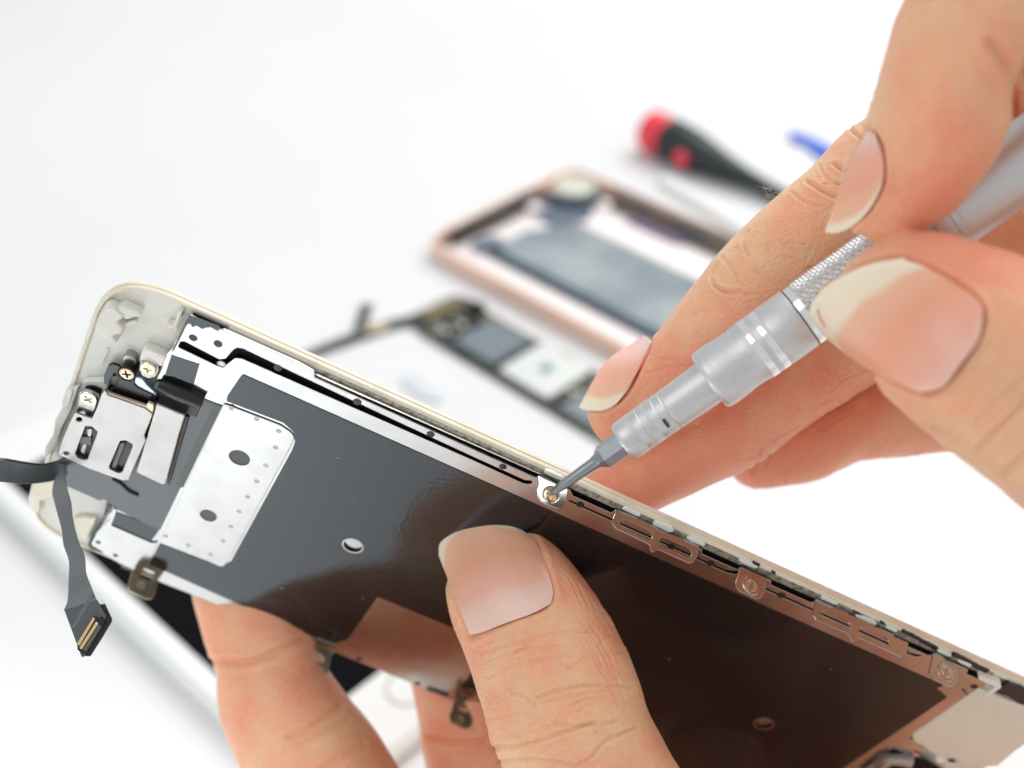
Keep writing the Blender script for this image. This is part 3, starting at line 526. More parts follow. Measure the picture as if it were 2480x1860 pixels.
# ================================================================== hands
def skin_mat(name):
    m = bpy.data.materials.new(name); m.use_nodes = True; nt = m.node_tree; L = nt.links; b = nt.nodes['Principled BSDF']
    b.inputs['Roughness'].default_value = .37; b.inputs['IOR'].default_value = 1.4
    b.inputs['Subsurface Weight'].default_value = .35; b.inputs['Subsurface Scale'].default_value = .0022; b.inputs['Subsurface Radius'].default_value = (1, .38, .2)
    tc = nt.nodes.new('ShaderNodeTexCoord'); at = nt.nodes.new('ShaderNodeAttribute'); at.attribute_name = 'blush'
    n = nt.nodes.new('ShaderNodeTexNoise'); n.inputs['Scale'].default_value = 130; n.inputs['Detail'].default_value = 5; L.new(tc.outputs['Object'], n.inputs['Vector'])
    n2 = nt.nodes.new('ShaderNodeTexNoise'); n2.inputs['Scale'].default_value = 900; n2.inputs['Detail'].default_value = 4; L.new(tc.outputs['Object'], n2.inputs['Vector'])
    def rng_(s, a, b_, c, d): r = nt.nodes.new('ShaderNodeMapRange'); r.inputs[1].default_value = a; r.inputs[2].default_value = b_; r.inputs[3].default_value = c; r.inputs[4].default_value = d; L.new(s, r.inputs[0]); return r.outputs[0]
    def add(a, b_): r = nt.nodes.new('ShaderNodeMath'); r.operation = 'ADD'; r.use_clamp = True; L.new(a, r.inputs[0]); L.new(b_, r.inputs[1]); return r.outputs[0]
    f = add(at.outputs['Fac'], rng_(n.outputs[0], .3, .7, -.36, .44)); f = add(f, rng_(n2.outputs[0], .3, .7, -.14, .14))
    x = nt.nodes.new('ShaderNodeMix'); x.data_type = 'RGBA'; x.inputs[6].default_value = (.86, .55, .325, 1); x.inputs[7].default_value = (.89, .35, .215, 1)
    L.new(f, x.inputs[0]); L.new(x.outputs[2], b.inputs['Base Color'])
    v = nt.nodes.new('ShaderNodeTexVoronoi'); v.inputs['Scale'].default_value = 1250; v.feature = 'DISTANCE_TO_EDGE'; L.new(tc.outputs['Object'], v.inputs['Vector'])
    n3 = nt.nodes.new('ShaderNodeTexNoise'); n3.inputs['Scale'].default_value = 700; n3.inputs['Detail'].default_value = 6; n3.inputs['Roughness'].default_value = .65; L.new(tc.outputs['Object'], n3.inputs['Vector'])
    cl = rng_(v.outputs['Distance'], 0, .22, 0, 1)
    mm = nt.nodes.new('ShaderNodeMath'); mm.operation = 'MULTIPLY_ADD'; mm.inputs[1].default_value = .42; L.new(cl, mm.inputs[0]); L.new(n3.outputs[0], mm.inputs[2])
    p = nt.nodes.new('ShaderNodeBump'); p.inputs['Strength'].default_value = .6; p.inputs['Distance'].default_value = .00025
    L.new(mm.outputs[0], p.inputs['Height']); L.new(p.outputs[0], b.inputs['Normal'])
    return m
M_skin = skin_mat('skin')
def nail_mat():
    m = bpy.data.materials.new('fingernail'); m.use_nodes = True; nt = m.node_tree; L = nt.links; b = nt.nodes['Principled BSDF']
    b.inputs['Roughness'].default_value = .3; b.inputs['Coat Weight'].default_value = .15; b.inputs['Coat Roughness'].default_value = .2
    b.inputs['Subsurface Weight'].default_value = .25; b.inputs['Subsurface Scale'].default_value = .0012; b.inputs['Subsurface Radius'].default_value = (1, .5, .35)
    at = nt.nodes.new('ShaderNodeAttribute'); at.attribute_name = 'along'
    r = nt.nodes.new('ShaderNodeValToRGB'); e = r.color_ramp.elements
    e[0].position = 0; e[0].color = (.93, .80, .62, 1); e[1].position = 1; e[1].color = (.88, .58, .48, 1)
    for p, c in ((.17, (.92, .76, .57, 1)), (.25, (.88, .48, .31, 1)), (.5, (.86, .39, .25, 1)), (.75, (.86, .43, .31, 1)), (.92, (.87, .54, .44, 1))):
        q = e.new(p); q.color = c
    r.color_ramp.interpolation = 'EASE'
    n0 = nt.nodes.new('ShaderNodeTexNoise'); tc0 = nt.nodes.new('ShaderNodeTexCoord'); n0.inputs['Scale'].default_value = 170; L.new(tc0.outputs['Object'], n0.inputs['Vector'])
    mr = nt.nodes.new('ShaderNodeMapRange'); mr.inputs[1].default_value = .3; mr.inputs[2].default_value = .7; mr.inputs[3].default_value = -.025; mr.inputs[4].default_value = .025; L.new(n0.outputs[0], mr.inputs[0])
    ad = nt.nodes.new('ShaderNodeMath'); L.new(at.outputs['Fac'], ad.inputs[0]); L.new(mr.outputs[0], ad.inputs[1]); L.new(ad.outputs[0], r.inputs[0]); L.new(r.outputs[0], b.inputs['Base Color'])
    tc = nt.nodes.new('ShaderNodeTexCoord'); n = nt.nodes.new('ShaderNodeTexNoise'); n.inputs['Scale'].default_value = 500; L.new(tc.outputs['Object'], n.inputs['Vector'])
    p = nt.nodes.new('ShaderNodeBump'); p.inputs['Strength'].default_value = .12; p.inputs['Distance'].default_value = .0001; L.new(n.outputs[0], p.inputs['Height']); L.new(p.outputs[0], b.inputs['Normal'])
    return m
M_nail = nail_mat()
class Finger:
    def __init__(s, st, up, cap, ratio=.88, sub=7, sq=2.25, capsc=.9):
        "st: (x, y, depth, half width px [, ratio])"
        s.up = N(up); P = np.array([list(px(a[0], a[1], a[2])) + [a[3] * a[2] / F, a[4] if len(a) > 4 else ratio] for a in st]); s.S = cr(P, sub); s.cap = cap; s.sq = sq; s.capsc = capsc
    def shift(s, dz):
        k = (s.S[:, 2] + dz) / s.S[:, 2]; s.S[:, :4] *= k[:, None]; return s
    def frame(s, i):
        n = len(s.S); i0, i1 = max(0, min(i - 1, n - 2)), max(1, min(i + 1, n - 1)); t = N(s.S[i1, :3] - s.S[i0, :3]); u = N(s.up - t * s.up.dot(t)); return t, np.cross(t, u), u
    def mesh(s, seg=56):
        rings = []; t, sd, u = s.frame(0); c = s.S[0, :3]; a = s.S[0, 3]; b = a * s.S[0, 4]
        ang = np.linspace(0, 2 * np.pi, seg, endpoint=False); co, si = np.cos(ang), np.sin(ang); e = 2 / s.sq
        cx, cy = np.sign(co) * np.abs(co) ** e, np.sign(si) * np.abs(si) ** e
        for k in range(10, 0, -1):
            ph = k / 10 * math.pi / 2 * .985; rr = math.cos(ph) ** s.capsc; rings.append(c - t * s.cap * math.sin(ph) + np.outer(cx * a * rr, sd) + np.outer(cy * b * rr, u))
        for i in range(len(s.S)):
            t, sd, u = s.frame(i); c = s.S[i, :3]; a = s.S[i, 3]; b = a * s.S[i, 4]; rings.append(c + np.outer(cx * a, sd) + np.outer(cy * b, u))
        V = np.vstack(rings); Fc = []; n = len(rings)
        for i in range(n - 1):
            for k in range(seg): Fc.append((i * seg + k, i * seg + (k + 1) % seg, (i + 1) * seg + (k + 1) % seg, (i + 1) * seg + k))
        Fc.append(tuple(range(seg))[::-1]); Fc.append(tuple(range((n - 1) * seg, n * seg)))
        return V, Fc
def ellipsoid(c, axes, seg=32):
    V = []; Fc = []; n = 16
    for i in range(n + 1):
        p = math.pi * i / n + 1e-3 * (1 if i == 0 else -1 if i == n else 0)
        for k in range(seg): a = 2 * math.pi * k / seg; d = np.array([math.sin(p) * math.cos(a), math.sin(p) * math.sin(a), math.cos(p)]); V.append(c + d @ axes)
    for i in range(n):
        for k in range(seg): Fc.append((i * seg + k, i * seg + (k + 1) % seg, (i + 1) * seg + (k + 1) % seg, (i + 1) * seg + k))
    Fc.append(tuple(range(seg))); Fc.append(tuple(range(n * seg, (n + 1) * seg))); return np.array(V), Fc
def segdist(P, poly):
    "distance of points P (n,2) to a polyline"
    poly = np.asarray(poly, float); d = np.full(len(P), 1e9)
    for a, b in zip(poly[:-1], poly[1:]):
        ab = b - a; t = np.clip(((P - a) @ ab) / (ab @ ab), 0, 1); d = np.minimum(d, np.linalg.norm(P - (a + t[:, None] * ab), axis=1))
    return d
def inside(P, poly):
    x, y = P[:, 0], P[:, 1]; r = np.zeros(len(P), bool); n = len(poly)
    for i in range(n):
        (x0, y0), (x1, y1) = poly[i - 1], poly[i]; c = ((y0 > y) != (y1 > y)) & (x < (x1 - x0) * (y - y0) / (y1 - y0 + 1e-12) + x0); r ^= c
    return r
def smooth_poly(p, closed=True, n=6):
    p = np.array(p, float)
    return cr(np.vstack([p, p[:1]]) if closed else p, n)
def make_hand(label, parts, voxel, creases, blush, nails, loc, smooth_it=6, beds=()):
    V, Fc = merge(parts)
    me = bpy.data.meshes.new('t'); me.from_pydata(V.tolist(), [], Fc)
    bm = bmesh.new(); bm.from_mesh(me); bmesh.ops.recalc_face_normals(bm, faces=bm.faces); bm.to_mesh(me); bm.free()
    o = bpy.data.objects.new('t', me); COL.objects.link(o)
    md = o.modifiers.new('r', 'REMESH'); md.mode = 'VOXEL'; md.voxel_size = voxel; md.adaptivity = 0
    s = o.modifiers.new('s', 'SMOOTH'); s.factor = .5; s.iterations = smooth_it
    dg = bpy.context.evaluated_depsgraph_get(); dg.update(); m2 = bpy.data.meshes.new_from_object(o.evaluated_get(dg)); bpy.data.objects.remove(o)
    n = len(m2.vertices); P = np.empty(n * 3, np.float32); m2.vertices.foreach_get('co', P); P = P.reshape(-1, 3).astype(float)
    Nr = np.empty(n * 3, np.float32); m2.vertices.foreach_get('normal', Nr) if hasattr(m2.vertices[0], 'normal') else None; Nr = Nr.reshape(-1, 3).astype(float)
    faces = [tuple(p.vertices) for p in m2.polygons]
    bvh = BVHTree.FromPolygons(P.tolist(), faces)
    Q = np.stack([P[:, 0] / P[:, 2] * F + CX, P[:, 1] / P[:, 2] * F + CY], 1)
    vis = (-(Nr * P).sum(1) / np.linalg.norm(P, axis=1))        # facing the camera
    front = vis > -.1
    pp = P[:, 2] / F                                             # mm per pixel
    disp = np.zeros(n)
    # creases traced on the skin: (points, depth mm, width px, z-limit)
    for c in creases:
        pts, dep, w = c[0], c[1], c[2] * .85; zl = c[3] if len(c) > 3 else (0, 999)
        sp_ = smooth_poly(pts, False); lo, hi = sp_.min(0) - 4 * w, sp_.max(0) + 4 * w
        k = front & (Q[:, 0] > lo[0]) & (Q[:, 0] < hi[0]) & (Q[:, 1] > lo[1]) & (Q[:, 1] < hi[1]) & (P[:, 2] > zl[0]) & (P[:, 2] < zl[1])
        idx = np.where(k)[0]
        if len(idx) == 0: continue
        d = segdist(Q[idx], sp_); disp[idx] -= 1.35 * dep * np.exp(-(d / w) ** 2) - dep * .5 * np.exp(-((d - 2.2 * w) / (1.3 * w)) ** 2)
    for pts, zl in beds:                                         # nail beds pressed into the skin
        sp_ = smooth_poly(pts); lo, hi = sp_.min(0) - 40, sp_.max(0) + 40
        idx = np.where(front & (Q[:, 0] > lo[0]) & (Q[:, 0] < hi[0]) & (Q[:, 1] > lo[1]) & (Q[:, 1] < hi[1]) & (P[:, 2] > zl[0]) & (P[:, 2] < zl[1]))[0]
        d = segdist(Q[idx], sp_); ins = inside(Q[idx], sp_)
        sd_ = np.where(ins, d, -d); disp[idx] -= .55 / (1 + np.exp(-(sd_ + 1.5) / 3.)); disp[idx] += .24 * np.exp(-((sd_ + 12) / 9.) ** 2)
    # broad unevenness of flesh
    ph = rng.random((6, 3)) * 6; 
    for j in range(6):
        kv = N(rng.normal(size=3)) * (.35 + .25 * j); disp += .07 / (1 + .5 * j) * np.sin(P @ kv + ph[j, 0])
    bl = np.full(n, .25)
    for (c, r, a) in blush: d2 = ((P - c) ** 2).sum(1); bl += a * np.exp(-d2 / (r * r))
    P2 = P + Nr * disp[:, None]
    o = build('hand', P2, faces, M_skin, None, angle=180)
    base_ = c2w(loc) * .001; o.data.transform(Matrix.Translation(Vector(-base_))); o.location = base_
    o['label'] = label; o['category'] = 'hand'
    at = o.data.attributes.new('blush', 'FLOAT', 'POINT'); at.data.foreach_set('value', np.clip(bl, 0, 1).astype(np.float32))
    bpy.data.meshes.remove(m2)
    return o, bvh
def coons_nail(hand, bvh, tip, right, bottom, left, off=.12, deg=4, n=44, edge=.22, bulge=.25, th=.35, white=0.0, edgefun=None):
    "tip: left->right, bottom: left->right, left/right: tip->bottom; pixel polylines. The plate lies on the finger."
    def samp(p): q = smooth_poly(p, False, 10); L = np.r_[0, np.cumsum(np.linalg.norm(np.diff(q, axis=0), axis=1))]; t = np.linspace(0, L[-1], n); return np.stack([np.interp(t, L, q[:, 0]), np.interp(t, L, q[:, 1])], 1)
    T, B, Lf, Rg = samp(tip), samp(bottom), samp(left), samp(right); G = np.zeros((n, n, 2)); s = np.linspace(0, 1, n)
    for i in range(n):
        for j in range(n):
            u_, v_ = s[j], s[i]
            G[i, j] = (1 - v_) * T[j] + v_ * B[j] + (1 - u_) * Lf[i] + u_ * Rg[i] - ((1 - u_) * (1 - v_) * T[0] + u_ * (1 - v_) * T[-1] + (1 - u_) * v_ * B[0] + u_ * v_ * B[-1])
    Z = np.full((n, n), np.nan)
    for i in range(n):
        for j in range(n):
            d = np.array([(G[i, j, 0] - CX) / F, (G[i, j, 1] - CY) / F, 1.]); h = bvh.ray_cast(Vector((0, 0, 0)), Vector(N(d)))
            if h[0] is not None: Z[i, j] = h[0][2]
    med = np.nanmedian(Z); Z[np.abs(Z - med) > 12] = np.nan
    # least-squares quartic surface: a clean curved plate through the finger's back
    uu, vv = np.meshgrid(s * 2 - 1, s * 2 - 1); k = ~np.isnan(Z); cols = lambda a, b: np.stack([np.ones_like(a), a, b, a * a, a * b, b * b, a ** 3, a * a * b, a * b * b, b ** 3, a ** 4], -1)
    ncol = {4: 11, 2: 6, 3: 10}[deg]; cols_ = cols; cols = lambda a, b: cols_(a, b)[..., :ncol]
    co = np.linalg.lstsq(cols(uu[k], vv[k]), Z[k], rcond=None)[0]; Zf = cols(uu, vv) @ co
    Zf -= off + bulge * (1 - uu ** 2) * (1 - .5 * vv ** 2)
    V = np.array([px(G[i, j, 0], G[i, j, 1], Zf[i, j]) for i in range(n) for j in range(n)])
    return nail_obj(hand, V, n, n, th, edgefun)
def nail_obj(hand, V, nr, nc, th, edgefun=None):
    G = V.reshape(nr, nc, 3); du = np.gradient(G, axis=1); dv = np.gradient(G, axis=0); nn = np.cross(du, dv); nn /= np.linalg.norm(nn, axis=2)[..., None]
    if (nn * G).sum(2).mean() > 0: nn = -nn
    W = (G - nn * th).reshape(-1, 3); VV = np.vstack([V, W]); K = nr * nc; Fc = []
    for i in range(nr - 1):
        for j in range(nc - 1): a = i * nc + j; Fc += [(a, a + 1, a + nc + 1, a + nc), (K + a, K + a + nc, K + a + nc + 1, K + a + 1)]
    ed = [j for j in range(nc)] + [i * nc + nc - 1 for i in range(1, nr)] + [(nr - 1) * nc + j for j in range(nc - 2, -1, -1)] + [i * nc for i in range(nr - 2, 0, -1)]
    for a, b in zip(ed, ed[1:] + ed[:1]): Fc.append((a, K + a, K + b, b))
    o = build('fingernail', VV, Fc, M_nail, hand, angle=50)
    val = np.zeros((nr, nc))
    for i in range(nr):
        for j in range(nc):
            u_, v_ = j / (nc - 1), i / (nr - 1); val[i, j] = edgefun(u_, v_) if edgefun else v_
    at = o.data.attributes.new('along', 'FLOAT', 'POINT'); at.data.foreach_set('value', np.r_[val.ravel(), val.ravel()].astype(np.float32))
    return o
def param_nail(hand, fg, up, t0, t1, half, k=1.02, drop=.09, taper=.15, th=.35, nr=34, nc=30, edgefun=None, tiplift=0., ext=0.):
    "nail on an analytic finger: t0..t1 mm along the axis from station 0 (negative: beyond it), half angle in degrees"
    S = fg.S; t, _, _ = fg.frame(2); up = N(up); V = []
    L = np.r_[0, np.cumsum(np.linalg.norm(np.diff(S[:, :3], axis=0), axis=1))]
    for i in range(nr):
        v_ = i / (nr - 1); m_ = t0 + (t1 - t0) * v_
        def ctr(m): return np.array([np.interp(m, L, S[:, q]) for q in range(3)]) if m >= 0 else S[0, :3] + t * m
        c = ctr(m_); a = np.interp(m_, L, S[:, 3]) if m_ >= 0 else S[0, 3] * (1 + m_ * .025); rt = np.interp(max(m_, 0), L, S[:, 4])
        tt = N(ctr(m_ + 4) - ctr(m_ - 4)); u = N(up - tt * up.dot(tt)); sd = np.cross(tt, u)
        fu = N(fg.up - tt * fg.up.dot(tt)); fs = np.cross(tt, fu)
        w = 1 if v_ < .75 else math.sqrt(max(.05, 1 - ((v_ - .75) / .27) ** 2)); w *= 1 if v_ > .12 else math.sqrt(max(.2, 1 - ((.12 - v_) / .14) ** 2 * .8))
        for j in range(nc):
            th_ = math.radians(half) * (2 * j / (nc - 1) - 1) * w; d = u * math.cos(th_) + sd * math.sin(th_)
            # radius of the super-ellipse in this direction
            x, y = d.dot(fs) / a, d.dot(fu) / (a * rt); rad = 1 / (abs(x) ** fg.sq + abs(y) ** fg.sq) ** (1 / fg.sq)
            V.append(c + d * rad * (k - drop * (th_ / math.radians(half)) ** 2) + u * tiplift * (1 - v_))
    return nail_obj(hand, np.array(V), nr, nc, th, edgefun)

# ------------------------------------------------ the hand holding the display
LT = Finger([(1192, 1335, 185.5, 122, .68), (1214, 1385, 184.5, 146, .70), (1240, 1440, 183, 162, .72), (1301, 1548, 180.5, 178, .78), (1345, 1650, 178, 187, .82), (1369, 1723, 176, 191, .85), (1398, 1800, 174, 188, .86), (1445, 1900, 173, 194, .86), (1510, 2050, 172, 222, .9), (1600, 2250, 174, 270), (1750, 2500, 180, 330)], (-.26, -.02, -.965), 5.4, capsc=.62, sq=2.35)
LI = Finger([(560, 1330, 212, 112), (585, 1400, 212, 120), (612, 1500, 211, 124), (650, 1590, 210, 128), (668, 1680, 208, 140), (712, 1770, 206, 152), (765, 1870, 205, 172), (830, 2010, 204, 186), (860, 2200, 203, 215), (900, 2500, 203, 260), (1100, 2800, 203, 300)], (.15, -.3, .95), 6)
LM = Finger([(1080, 1530, 224, 118), (1110, 1600, 223, 124), (1135, 1680, 222, 132), (1160, 1780, 220, 140), (1190, 1880, 218, 148), (1270, 2050, 214, 170), (1400, 2300, 208, 230)], (.15, -.3, .95), 6)
LR = Finger([(1650, 1750, 236, 105), (1680, 1850, 234, 118), (1700, 1980, 230, 125), (1720, 2150, 222, 140), (1750, 2400, 214, 190)], (.1, -.2, 1), 6)
LP = Finger([(2050, 1880, 236, 95), (2060, 1980, 234, 105), (2050, 2100, 228, 112), (2030, 2300, 218, 130), (2000, 2500, 210, 160)], (.1, -.2, 1), 6)
palm = ellipsoid(px(1650, 2560, 200), np.array([[52, 10, 8], [-6, 26, 4], [-3, -3, 20.]]))
heel = ellipsoid(px(2200, 2800, 207), np.array([[56, 18, 6], [-14, 38, 4], [-3, -3, 25.]]))
reflection_palm = ellipsoid(np.array([2., 121, 191]), np.array([[46, 3, 2], [-5, 33, 3], [-3, -3, 25.]]))  # extra flesh out of view, placed so the graphite sheet reflects it dark
wrist = Finger([(2300, 2900, 206, 380, .7), (2600, 3300, 212, 340, .7), (3000, 3900, 225, 370, .75), (3500, 4600, 240, 400, .8)], (0, -.3, -1), 3)
th_cr = [([(1165,1580),(1230,1560),(1300,1545),(1375,1530),(1440,1528)], .14, 5), ([(1175,1600),(1260,1575),(1330,1566),(1400,1566)], .1, 4), ([(1180,1640),(1240,1612),(1310,1598),(1390,1592)], .12, 5),
         ([(1300,1690),(1350,1672),(1400,1662),(1460,1660),(1530,1662)], .22, 5), ([(1310,1700),(1370,1690),(1430,1676),(1490,1672)], .12, 4), ([(1340,1752),(1400,1758),(1450,1752),(1490,1748)], .14, 4),
         ([(1200,1812),(1260,1802),(1320,1790),(1380,1768),(1440,1752)], .26, 6), ([(1400,1850),(1430,1836),(1460,1800),(1500,1780),(1540,1762)], .24, 5), ([(1210,1845),(1270,1835),(1340,1842),(1400,1856)], .16, 5),
         ([(1180,1740),(1230,1730),(1280,1728)], .12, 5), ([(1350,1700),(1356,1730),(1340,1755)], .1, 3.5), ([(1396,1690),(1408,1715),(1396,1745)], .1, 3.5),
         ([(1225,1890),(1300,1880),(1380,1890),(1460,1870)], .2, 6)]
for k in range(26):   # short fine lines over the knuckle and along the side
    x, y = 1190 + rng.random() * 330, 1560 + rng.random() * 330; a = rng.normal() * .35 - .15; l = 25 + 50 * rng.random(); th_cr.append(([(x, y), (x + l * .5, y + l * .5 * a + rng.normal() * 4), (x + l, y + l * a)], .06 + .09 * rng.random(), 2.8 + 1.5 * rng.random()))
for k in range(22):
    x, y = 1370 + rng.random() * 110 , 1380 + rng.random() * 60; sx = rng.random() * 200; x += sx * .35; y += sx * 1.1; l = 60 + 70 * rng.random(); th_cr.append(([(x, y), (x + l * .3, y + l * .5), (x + l * .52, y + l)], .06 + .06 * rng.random(), 2.6))
fcr = [([(520,1600),(590,1602),(640,1590),(690,1565),(735,1545)], .42, 9), ([(700,1785),(750,1765),(790,1735),(825,1710)], .3, 9), ([(690,1815),(745,1795),(800,1765),(840,1745)], .2, 8), ([(780,1860),(830,1830),(880,1800)], .2, 8),
       ([(1040,1790),(1110,1800),(1170,1795)], .5, 8)]
nl = [(1060,1331),(1072,1290),(1115,1264),(1187,1254),(1258,1276),(1300,1315),(1325,1380),(1341,1439),(1330,1467),(1290,1486),(1219,1512),(1170,1533),(1139,1540),(1125,1505),(1108,1465),(1080,1391)]
LH, bv = make_hand('hand at the bottom with its thumb pressed on the phone screen back', [LT.mesh(), LI.mesh(), LM.mesh(), LR.mesh(), LP.mesh(), palm, reflection_palm, heel, wrist.mesh()], .31, th_cr + fcr,
    [(px(1200, 1290, 178), 7, .5), (px(1420, 1400, 178), 8, .35), (px(1480, 1600, 178), 9, .15), (px(600, 1500, 205), 12, .35), (px(720, 1720, 205), 13, .35), (px(1130, 1720, 215), 14, .4), (px(1900, 2500, 200), 60, .4)], None, px(1650, 2560, 200),
    beds=[(nl, (0, 187))])
coons_nail(LH, bv, [(1062,1345),(1066,1305),(1100,1270),(1150,1256),(1187,1254),(1230,1264),(1262,1280)], [(1262,1280),(1298,1315),(1325,1380),(1339,1430),(1334,1462)], [(1139,1538),(1170,1531),(1219,1511),(1290,1485),(1334,1462)], [(1062,1345),(1080,1391),(1108,1465),(1125,1505),(1139,1538)],
    edgefun=lambda u_, v_: v_ * 1.0 + .13 - .30 * (v_ < .35) * (u_ - .5) ** 2 + (0 if v_ > .25 else 0), bulge=.3)

# ------------------------------------------------ the hand turning the screwdriver
RM = Finger([(1503, 1006, 179, 84), (1530, 985, 178.5, 94), (1575, 960, 178, 108), (1643, 915, 177, 124), (1735, 822, 175.5, 146, .86), (1810, 740, 174.5, 150, .88), (1850, 690, 174, 149, .88), (1930, 608, 173, 149), (2050, 505, 172, 151), (2130, 440, 171.5, 158, .92), (2230, 370, 171, 160), (2400, 270, 169, 168), (2600, 160, 166, 180), (2850, 80, 164, 200)], (-.76, -.64, -.05), 4.6, sq=2.1, capsc=.8)
RR = Finger([(1480, 1196, 191, 92), (1520, 1165, 191, 108), (1590, 1112, 192, 128), (1690, 1042, 193, 148), (1770, 1000, 194, 152), (1860, 935, 194.5, 150), (2000, 838, 196, 152), (2130, 765, 197, 156), (2250, 700, 197, 162), (2450, 600, 196, 175), (2700, 480, 192, 190), (2900, 400, 186, 200)], (-.72, -.62, .3), 5)
RP = Finger([(1830, 1100, 207, 92), (1890, 1083, 207, 102), (1960, 1062, 207.5, 110), (2050, 1020, 208, 112), (2130, 1003, 208, 117), (2320, 972, 207, 126), (2550, 900, 204, 140), (2800, 780, 198, 165)], (-.5, -.7, .45), 5)
RT = Finger([(2030, 740, 144.8, 62, .66), (2052, 740, 144.4, 90, .66), (2085, 739, 143.8, 120, .66), (2136, 740, 142.5, 158, .7), (2209, 752, 140, 197, .74), (2290, 792, 138, 221, .78), (2366, 838, 136, 236, .82), (2460, 902, 135, 243, .84), (2600, 1000, 137, 250), (2800, 1120, 140, 280), (3050, 1150, 150, 330)], (.12, .14, -.985), 2.4, capsc=.7, sq=2.3)
RI = Finger([(2133, 512, 143.5, 112, .8), (2150, 480, 143, 130, .84), (2178, 440, 142.5, 142), (2222, 385, 141.5, 152), (2268, 290, 139, 166), (2296, 180, 136.5, 156, .92), (2330, 70, 134.5, 158), (2400, -20, 134, 166), (2520, -70, 136, 172), (2700, -60, 144, 185), (2900, 40, 152, 210)], (-.72, -.2, -.66), 3.6, capsc=.6, sq=2.3)
MC = Finger([(2480, -30, 137, 120), (2520, 90, 143, 105), (2560, 150, 150, 100), (2700, 220, 158, 120)], (-.7, 0, -.7), 3)     # flesh of the bent finger's middle part
for f_ in (RM,): f_.shift(6.)
for f_ in (RT, RI): f_.shift(8.5)
MC.shift(8)
rpalm = ellipsoid(px(3150, 550, 172), np.array([[24, 2, -4], [3, 42, 2], [4, 2, 22.]]))
rwrist = Finger([(3200, 700, 172, 480, .6), (3600, 1200, 172, 430, .7), (4300, 1900, 180, 420, .75), (5000, 2600, 190, 430, .8)], (0, -.3, -1), 3)
rc = [([(1738,640),(1722,665),(1730,690),(1752,705),(1790,706)], .22, 5, (0, 184)), ([(1812,560),(1800,590),(1812,620)], .14, 4, (0, 184)), ([(1750,622),(1772,650),(1790,690)], .1, 4, (0, 184)), ([(1740,700),(1780,715),(1830,712)], .12, 4, (0, 184)),
      ([(1955,440),(1990,462),(2030,480),(2075,490)], .28, 5), ([(2020,398),(2050,416),(2090,430)], .3, 5), ([(2058,312),(2080,330),(2100,345)], .3, 5), ([(1985,400),(2000,430),(2040,450)], .12, 4), ([(1915,465),(1950,490),(1985,500)], .1, 4),
      ([(1560,905),(1620,890),(1690,880)], .1, 4, (0, 184)), ([(1600,870),(1660,872),(1700,866)], .1, 4, (0, 184)),
      ([(1845,1085),(1835,1115),(1822,1150)], .22, 4), ([(1870,1080),(1862,1105),(1850,1135)], .14, 4), ([(1990,850),(2005,885),(2020,930)], .1, 4), ([(1760,1100),(1800,1112),(1850,1095)], .1, 4), ([(2110,1000),(2110,1040),(2100,1110)], .1, 4), ([(1895,1095),(1890,1140),(1892,1180)], .1, 4),
      ([(2370,1090),(2410,1050),(2450,1010),(2490,970)], .3, 7), ([(2430,1150),(2460,1120),(2490,1100)], .3, 6), ([(2350,1050),(2400,985),(2450,940),(2490,905)], .14, 6), ([(2300,1010),(2350,960),(2400,920)], .08, 5),
      ([(2400,105),(2425,135),(2450,175),(2466,220),(2472,280)], .5, 16), ([(2090,240),(2120,235),(2150,238)], .12, 6)]
for k in range(26):
    t = rng.random(); x, y = 1840 + 300 * t, 1120 - 240 * t; x += rng.normal() * 20; y += rng.normal() * 20; l = 40 + 40 * rng.random(); rc.append(([(x, y), (x + l * .5, y - l * .33 + rng.normal() * 3), (x + l, y - l * .62)], .06 + .09 * rng.random(), 2.8))
for k in range(30):
    t = rng.random(); x, y = 1610 + 480 * t, 840 - 470 * t; x += rng.normal() * 60 + 40; y += rng.normal() * 60 + 40; l = 18 + 30 * rng.random(); a = rng.normal() * .7 + .6; rc.append(([(x, y), (x + l * .5 * math.cos(a), y + l * .5 * math.sin(a) + rng.normal() * 3), (x + l * math.cos(a), y + l * math.sin(a))], .06 + .08 * rng.random(), 2.8, (0, 184)))
for k in range(40):
    t = rng.random(); x, y = 1760 + 620 * t, 1150 - 120 * t; y += rng.normal() * 30; l = 25 + 50 * rng.random(); a = -.35 + rng.normal() * .5; rc.append(([(x, y), (x + l * .5 * math.cos(a), y + l * .5 * math.sin(a)), (x + l * math.cos(a), y + l * math.sin(a))], .04 + .08 * rng.random(), 2.8))
rn = [(1962,768),(1966,735),(2000,695),(2051,660),(2120,630),(2178,622),(2237,642),(2323,690),(2372,731),(2384,775),(2368,826),(2314,898),(2273,943),(2232,953),(2164,924),(2097,890),(2038,850),(1993,812)]
